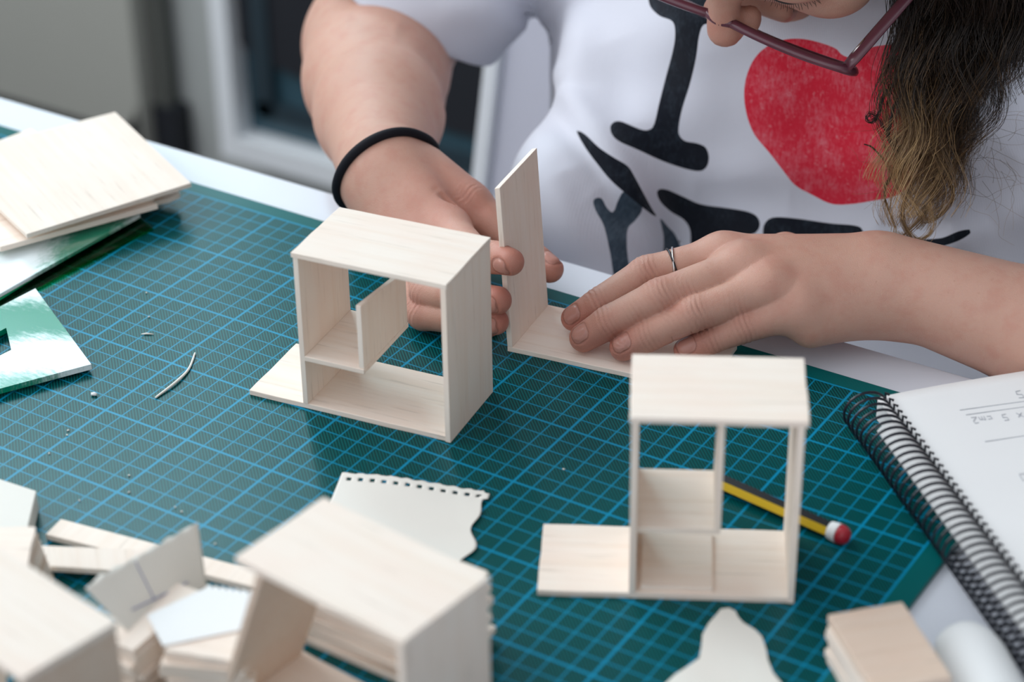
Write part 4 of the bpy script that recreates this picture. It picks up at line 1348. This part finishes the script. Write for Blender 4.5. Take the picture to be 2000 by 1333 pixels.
# --- glasses: local axes L_ (her left), F_ (forward), U_ (up)
gO = at(1408, 36, 113.6)
def gp(l, f, u): return gO + L_ * l + F_ * f + U_ * u
gl = empty('glasses'); gl.location = w(gO)
def gpart(name, pts, r, sq, mat, closed=False, seg=10):
    V, F = tube(wnp(pts) * 100, r, seg, closed=closed, sq=sq)
    return link(name, mesh(name, [(np.array(v) - w(gO) * 100) for v in V], F), mat, gl, smooth=True)
corner = at(1652, 138, 113.6 - 3.0)
Lg = nrm(corner - gO); wl = np.linalg.norm(corner - gO)
for sgn in (1, -1):
    def q(l, u, f=0):
        if sgn > 0: return gO + Lg * l + U_ * u + F_ * f
        return gO - nrm(Lg * .93 + F_ * .0 + A_(0, .0, 0)) * l + U_ * u + F_ * f
    rim = smooth_path([q(.55, -.1, .0), q(2.6, .25, .12), q(5.0, .25, .12), q(wl - .05, .10, -.05), q(wl - .5, -2.4, -.2), q(4.6, -3.5, -.1), q(2.2, -3.2, 0), q(.9, -2.0, 0)], 6, True)
    gpart('lens_rim', rim, .30, (1.0, .8), M_GLASSES, closed=True)
    cen = rim.mean(0)
    V = [(np.array(v) * 100 - w(gO) * 100) for v in wnp(np.vstack([cen[None], rim]))]
    n_ = len(rim)
    lo_ = link('lens', mesh('lens', V, [(0, 1 + i, 1 + (i + 1) % n_) for i in range(n_)]), M_LENS, gl)
    s_ = lo_.modifiers.new('t', 'SOLIDIFY'); s_.thickness = .0012; s_.offset = 0
    h0 = q(wl - .05, .0, -.1)
    if sgn > 0:
        e1 = at(1755, 15, 113.6 - 3.2 - 0.5); e2 = h0 + (e1 - h0) * 3.0
    else:
        e2 = h0 - F_ * 11 - Lg * .4
    gpart('temple_arm', [h0, h0 + (e2 - h0) * .06, h0 + (e2 - h0) * .3, e2, e2 - F_ * 2.0 - U_ * 2.5], [.28, .32, .32, .26, .2], (1.35, .62), M_GLASSES)
    gpart('hinge', [h0 + (e2 - h0) * .07 - Lg * sgn * .22, h0 + (e2 - h0) * .15 - Lg * sgn * .22], .10, None, M_SILVER)
gpart('bridge', smooth_path([gO + Lg * .75 + U_ * .1, gO + F_ * .18 + U_ * .25, gO - Lg * .75 + U_ * .1], 6), .24, None, M_GLASSES)
tag(gl, 'plum-coloured plastic glasses sliding down the nose above the red heart', 'glasses')

# --- lashes and brows
def lash(sgn):
    base = smooth_path([hp(sgn * 1.7, 8.15, -.95), hp(sgn * 2.6, 8.45, -1.12), hp(sgn * 3.6, 8.35, -1.12), hp(sgn * 4.7, 7.65, -.9)], 10)
    parts = [tube(base, .055, 5)]
    for i in range(2, len(base)):
        b = base[i]; sp_ = (i / len(base) - .5) * sgn
        parts.append(tube(smooth_path([b, b + F_ * .12 - U_ * .22 + L_ * .10 * sp_, b + F_ * (.28 + .12 * math.sin(i * 2.3)) - U_ * .42 + L_ * .5 * sp_], 3), [.014] * 6 + [.004], 3))
    return join(*parts)
for sgn in (1, -1):
    Vl, Fl = lash(sgn)
    kid('eyelashes', mesh('eyelashes', list(wnp(np.array(Vl)) * 100), Fl), M_LASH)

# --- hair
hr = np.random.RandomState(11)
Vs = []; Qs = []; ts = []; rs = []
base_i = 0
def strand(P, r0, r1, rv, t0=0.0, t1=1.0):
    global base_i
    n = len(P)
    T = np.gradient(P, axis=0); T /= np.linalg.norm(T, axis=1)[:, None] + 1e-9
    ref = nrm(hr.randn(3)); N = np.cross(T, ref); N /= np.linalg.norm(N, axis=1)[:, None] + 1e-9
    B = np.cross(T, N)
    rad = np.linspace(r0, r1, n)[:, None]
    ring_ = [P + rad * (math.cos(a) * N + math.sin(a) * B) for a in (0, 2.094, 4.189)]
    V = np.stack(ring_, 1).reshape(-1, 3)
    i = np.arange(n - 1)
    Q = []
    for k in range(3):
        k2 = (k + 1) % 3
        Q.append(np.stack([i * 3 + k, i * 3 + k2, (i + 1) * 3 + k2, (i + 1) * 3 + k], 1))
    Vs.append(V); Qs.append(np.concatenate(Q) + base_i); base_i += len(V)
    ts.append(np.repeat(np.linspace(t0, t1, n), 3)); rs.append(np.full(n * 3, rv))
def lock(a, b, bow, nst, spread0, spread1, curl_r, turns, n=34, tip=1.0, r=.022, tm=1.0):
    """a bundle of strands from a to b; bow = mid offset; winds as a loose curl that tightens to the tip"""
    t = np.linspace(0, 1, n)[:, None]
    ph0 = hr.rand() * 6.28
    ax = nrm(b - a); e1 = nrm(np.cross(ax, CF)); e2 = np.cross(ax, e1)
    for s in range(nst):
        o = hr.randn(3)
        o -= ax * (o @ ax)
        ph = ph0 + hr.randn() * .30
        sc = spread0 * (1 - t) + spread1 * t ** 1.3
        wob = curl_r * (.25 + .95 * t)
        an = turns * 6.283 * t ** 1.15 + ph
        P = a + (b - a) * t + bow * (4 * t * (1 - t)) + o * sc * .55 + e1 * wob * np.cos(an) * (1 + .15 * hr.randn()) + e2 * wob * np.sin(an)
        fz = np.cumsum(hr.randn(n, 3), axis=0) * .011
        P = P + fz * t
        L2 = int(n * (tip if hr.rand() < .7 else .6 + .4 * hr.rand()))
        strand(P[:max(L2, 8)], r * (.8 + .5 * hr.rand()), r * .35, hr.rand(), 0, tm * max(L2, 8) / n)
for k in range(78):
    x = hr.rand()
    u0 = 1775 + 270 * x + hr.randn() * 10; v0 = -90 - 40 * hr.rand()
    dd0 = 110.5 + 5 * hr.rand() + 1.5 * x
    # lower ends: the mass narrows towards one hanging lock
    y = hr.rand()
    v1 = 235 + 215 * y ** .85 - 130 * max(0, x - .55) * 2 * (1 - y * .3)
    u1 = 1738 + 190 * x * (1.0 - .55 * y) + 25 * y + hr.randn() * 16
    a = at(u0, v0, dd0); b = at(u1, v1, dd0 + 1.0 + 1.5 * hr.rand())
    bow = CR * (hr.randn() * .35 - .1) + CD * 0
    lock(a, b, bow, 34, .75, .55, .30 + .28 * hr.rand(), 1.4 + 1.6 * hr.rand(), tip=1.0, tm=1.0 - .42 * x)
# dark upper bulk
for k in range(46):
    x = hr.rand()
    a = at(1790 + 260 * x, -120, 110 + 6 * hr.rand()); b = at(1775 + 215 * x + hr.randn() * 12, 90 + 140 * hr.rand() * (1 - .3 * x), 110.5 + 5 * hr.rand())
    lock(a, b, CR * hr.randn() * .4, 34, .9, .9, .35, 1.3, r=.03, tm=.45)
# the side of the head down to the hanging lock
for k in range(60):
    x = hr.rand()
    a = hp(5.6 + 1.8 * hr.rand(), -6 + 10 * hr.rand(), 2 + 6 * hr.rand()); b = at(1785 + 260 * x, 10 + 60 * hr.rand(), 110.5 + 5.5 * hr.rand())
    lock(a, b, L_ * (1.2 + hr.rand()) + A_(0, 0, .8), 30, .9, .9, .3, 1.0, r=.03, tm=.35)
# named stray curls
def curlpath(pts, dd, nst, sp_, r=.02, t0=.2, t1=.9):
    P0 = smooth_path([at(u, v, dd) for u, v in pts], 7)
    for s in range(nst):
        o = hr.randn(3) * sp_
        P = P0 + o * np.linspace(.4, 1.3, len(P0))[:, None] + np.cumsum(hr.randn(len(P0), 3), 0) * .008
        strand(P, r, r * .4, hr.rand() * .5, t0, t1)
curlpath([(1790, 60), (1775, 120), (1745, 160), (1722, 195), (1716, 222), (1703, 238), (1692, 233), (1698, 222), (1714, 232), (1728, 256), (1748, 272), (1762, 300)], 113.2, 14, .035, t0=.1, t1=.62)
curlpath([(1780, 170), (1750, 200), (1740, 240), (1735, 265), (1748, 290), (1762, 310)], 113, 16, .06, t0=.2, t1=.6)
curlpath([(1688, 282), (1700, 286), (1715, 300), (1730, 318), (1740, 345)], 113.4, 7, .03, t0=.4, t1=.8)
curlpath([(1760, 330), (1735, 352), (1726, 385), (1736, 420), (1745, 445), (1742, 462)], 114, 14, .08, t0=.7, t1=.95)
curlpath([(1800, 330), (1775, 375), (1762, 410), (1768, 445), (1790, 470), (1812, 462), (1822, 440), (1815, 400)], 114, 22, .09, t0=.7, t1=1)
curlpath([(1830, 330), (1822, 380), (1800, 425), (1775, 450), (1760, 462), (1750, 455)], 114.5, 20, .10, t0=.7, t1=1)
curlpath([(1850, 340), (1862, 380), (1845, 410), (1815, 430), (1800, 415)], 114.5, 18, .10, t0=.65, t1=.95)
for k in range(70):                         # flyaways
    u, v = 1760 + 230 * hr.rand(), 180 + 230 * hr.rand()
    an = hr.rand() * 6.28; q = [(u, v)]
    for j in range(5):
        an += hr.randn() * .6; q.append((q[-1][0] + 26 * math.cos(an) + (8 if u > 1850 else -5), q[-1][1] + 22 * math.sin(an) + 6))
    curlpath(q, 112.5 + 3 * hr.rand(), 1, .02, r=.010, t0=.5, t1=.9)
# hair over the skull (crown side, mostly above the picture)
for k in range(120):
    th = hr.rand() * 6.28; 
    l0 = 7.7 * math.cos(th) * .3; 
    side = 1 if hr.rand() < .6 else -1
    pts = []
    for t in np.linspace(0, 1, 7):
        ang = t * 1.75
        fshift = -9.5 + 15.5 * hr.rand() if t == 0 else fshift
        ll = side * 8.1 * math.sin(ang); uu = 2.5 + 8.9 * math.cos(ang)
        sc_ = math.sqrt(max(.05, 1 - (fshift / 10.6) ** 2))
        pts.append(hp(ll * sc_, -1 + fshift, 2.5 + (uu - 2.5) * sc_))
    P0 = smooth_path(pts, 5)
    for s in range(26):
        strand(P0 + hr.randn(3) * .35 + np.cumsum(hr.randn(len(P0), 3), 0) * .02, .03, .03, hr.rand(), 0, .3)
Vh = np.concatenate(Vs); Qh = np.concatenate(Qs)
me = mesh_np('hair', wnp(Vh), Qh)
attr(me, 't', np.concatenate(ts)); attr(me, 'r', np.concatenate(rs))
hair = kid('hair', me, M_HAIR)
hair['label'] = 'long curly brown hair with golden ends hanging beside the red heart'

# --- chair behind the person
ce0 = bgx(957, 105, 53); ce1 = bgx(932, 336, 53)
ch = empty('chair', (ce1[0] + 18, 55, -75)); ch.location = (.01 * (ce1[0] + 18), .55, 0)
sl = (ce1[0] - ce0[0]) / (ce1[2] - ce0[2])
def cx_(z): return ce1[0] + (z - ce1[2]) * sl - (ce1[0] + 18)
part('backrest', prism_y([(cx_(-22) + .9, 53), (44, 53), (44, 104), (cx_(29) + .9, 104)], -1.6, 1.2), M_CHAIR, ch, .4)
part('backrest_edge', prism_y([(cx_(-22) - .4, 53), (cx_(-22) + .9, 53), (cx_(29) + .9, 104), (cx_(29) - .4, 104)], -2.2, 1.4), M_CHAIRE, ch, .2)
part('seat', box(-16, 46, -42, 2, 32.0, 35.5), M_CHAIR, ch, .8)
for (x, y) in ((-13, -38), (43, -38), (-13, -1), (43, -1)):
    part('leg', box(x - 1.5, x + 1.5, y - 1.5, y + 1.5, 0, 32.2), M_STEEL, ch, .2)
tag(ch, 'white chair with a tall plain back seen between the arm and the t-shirt', 'chair')
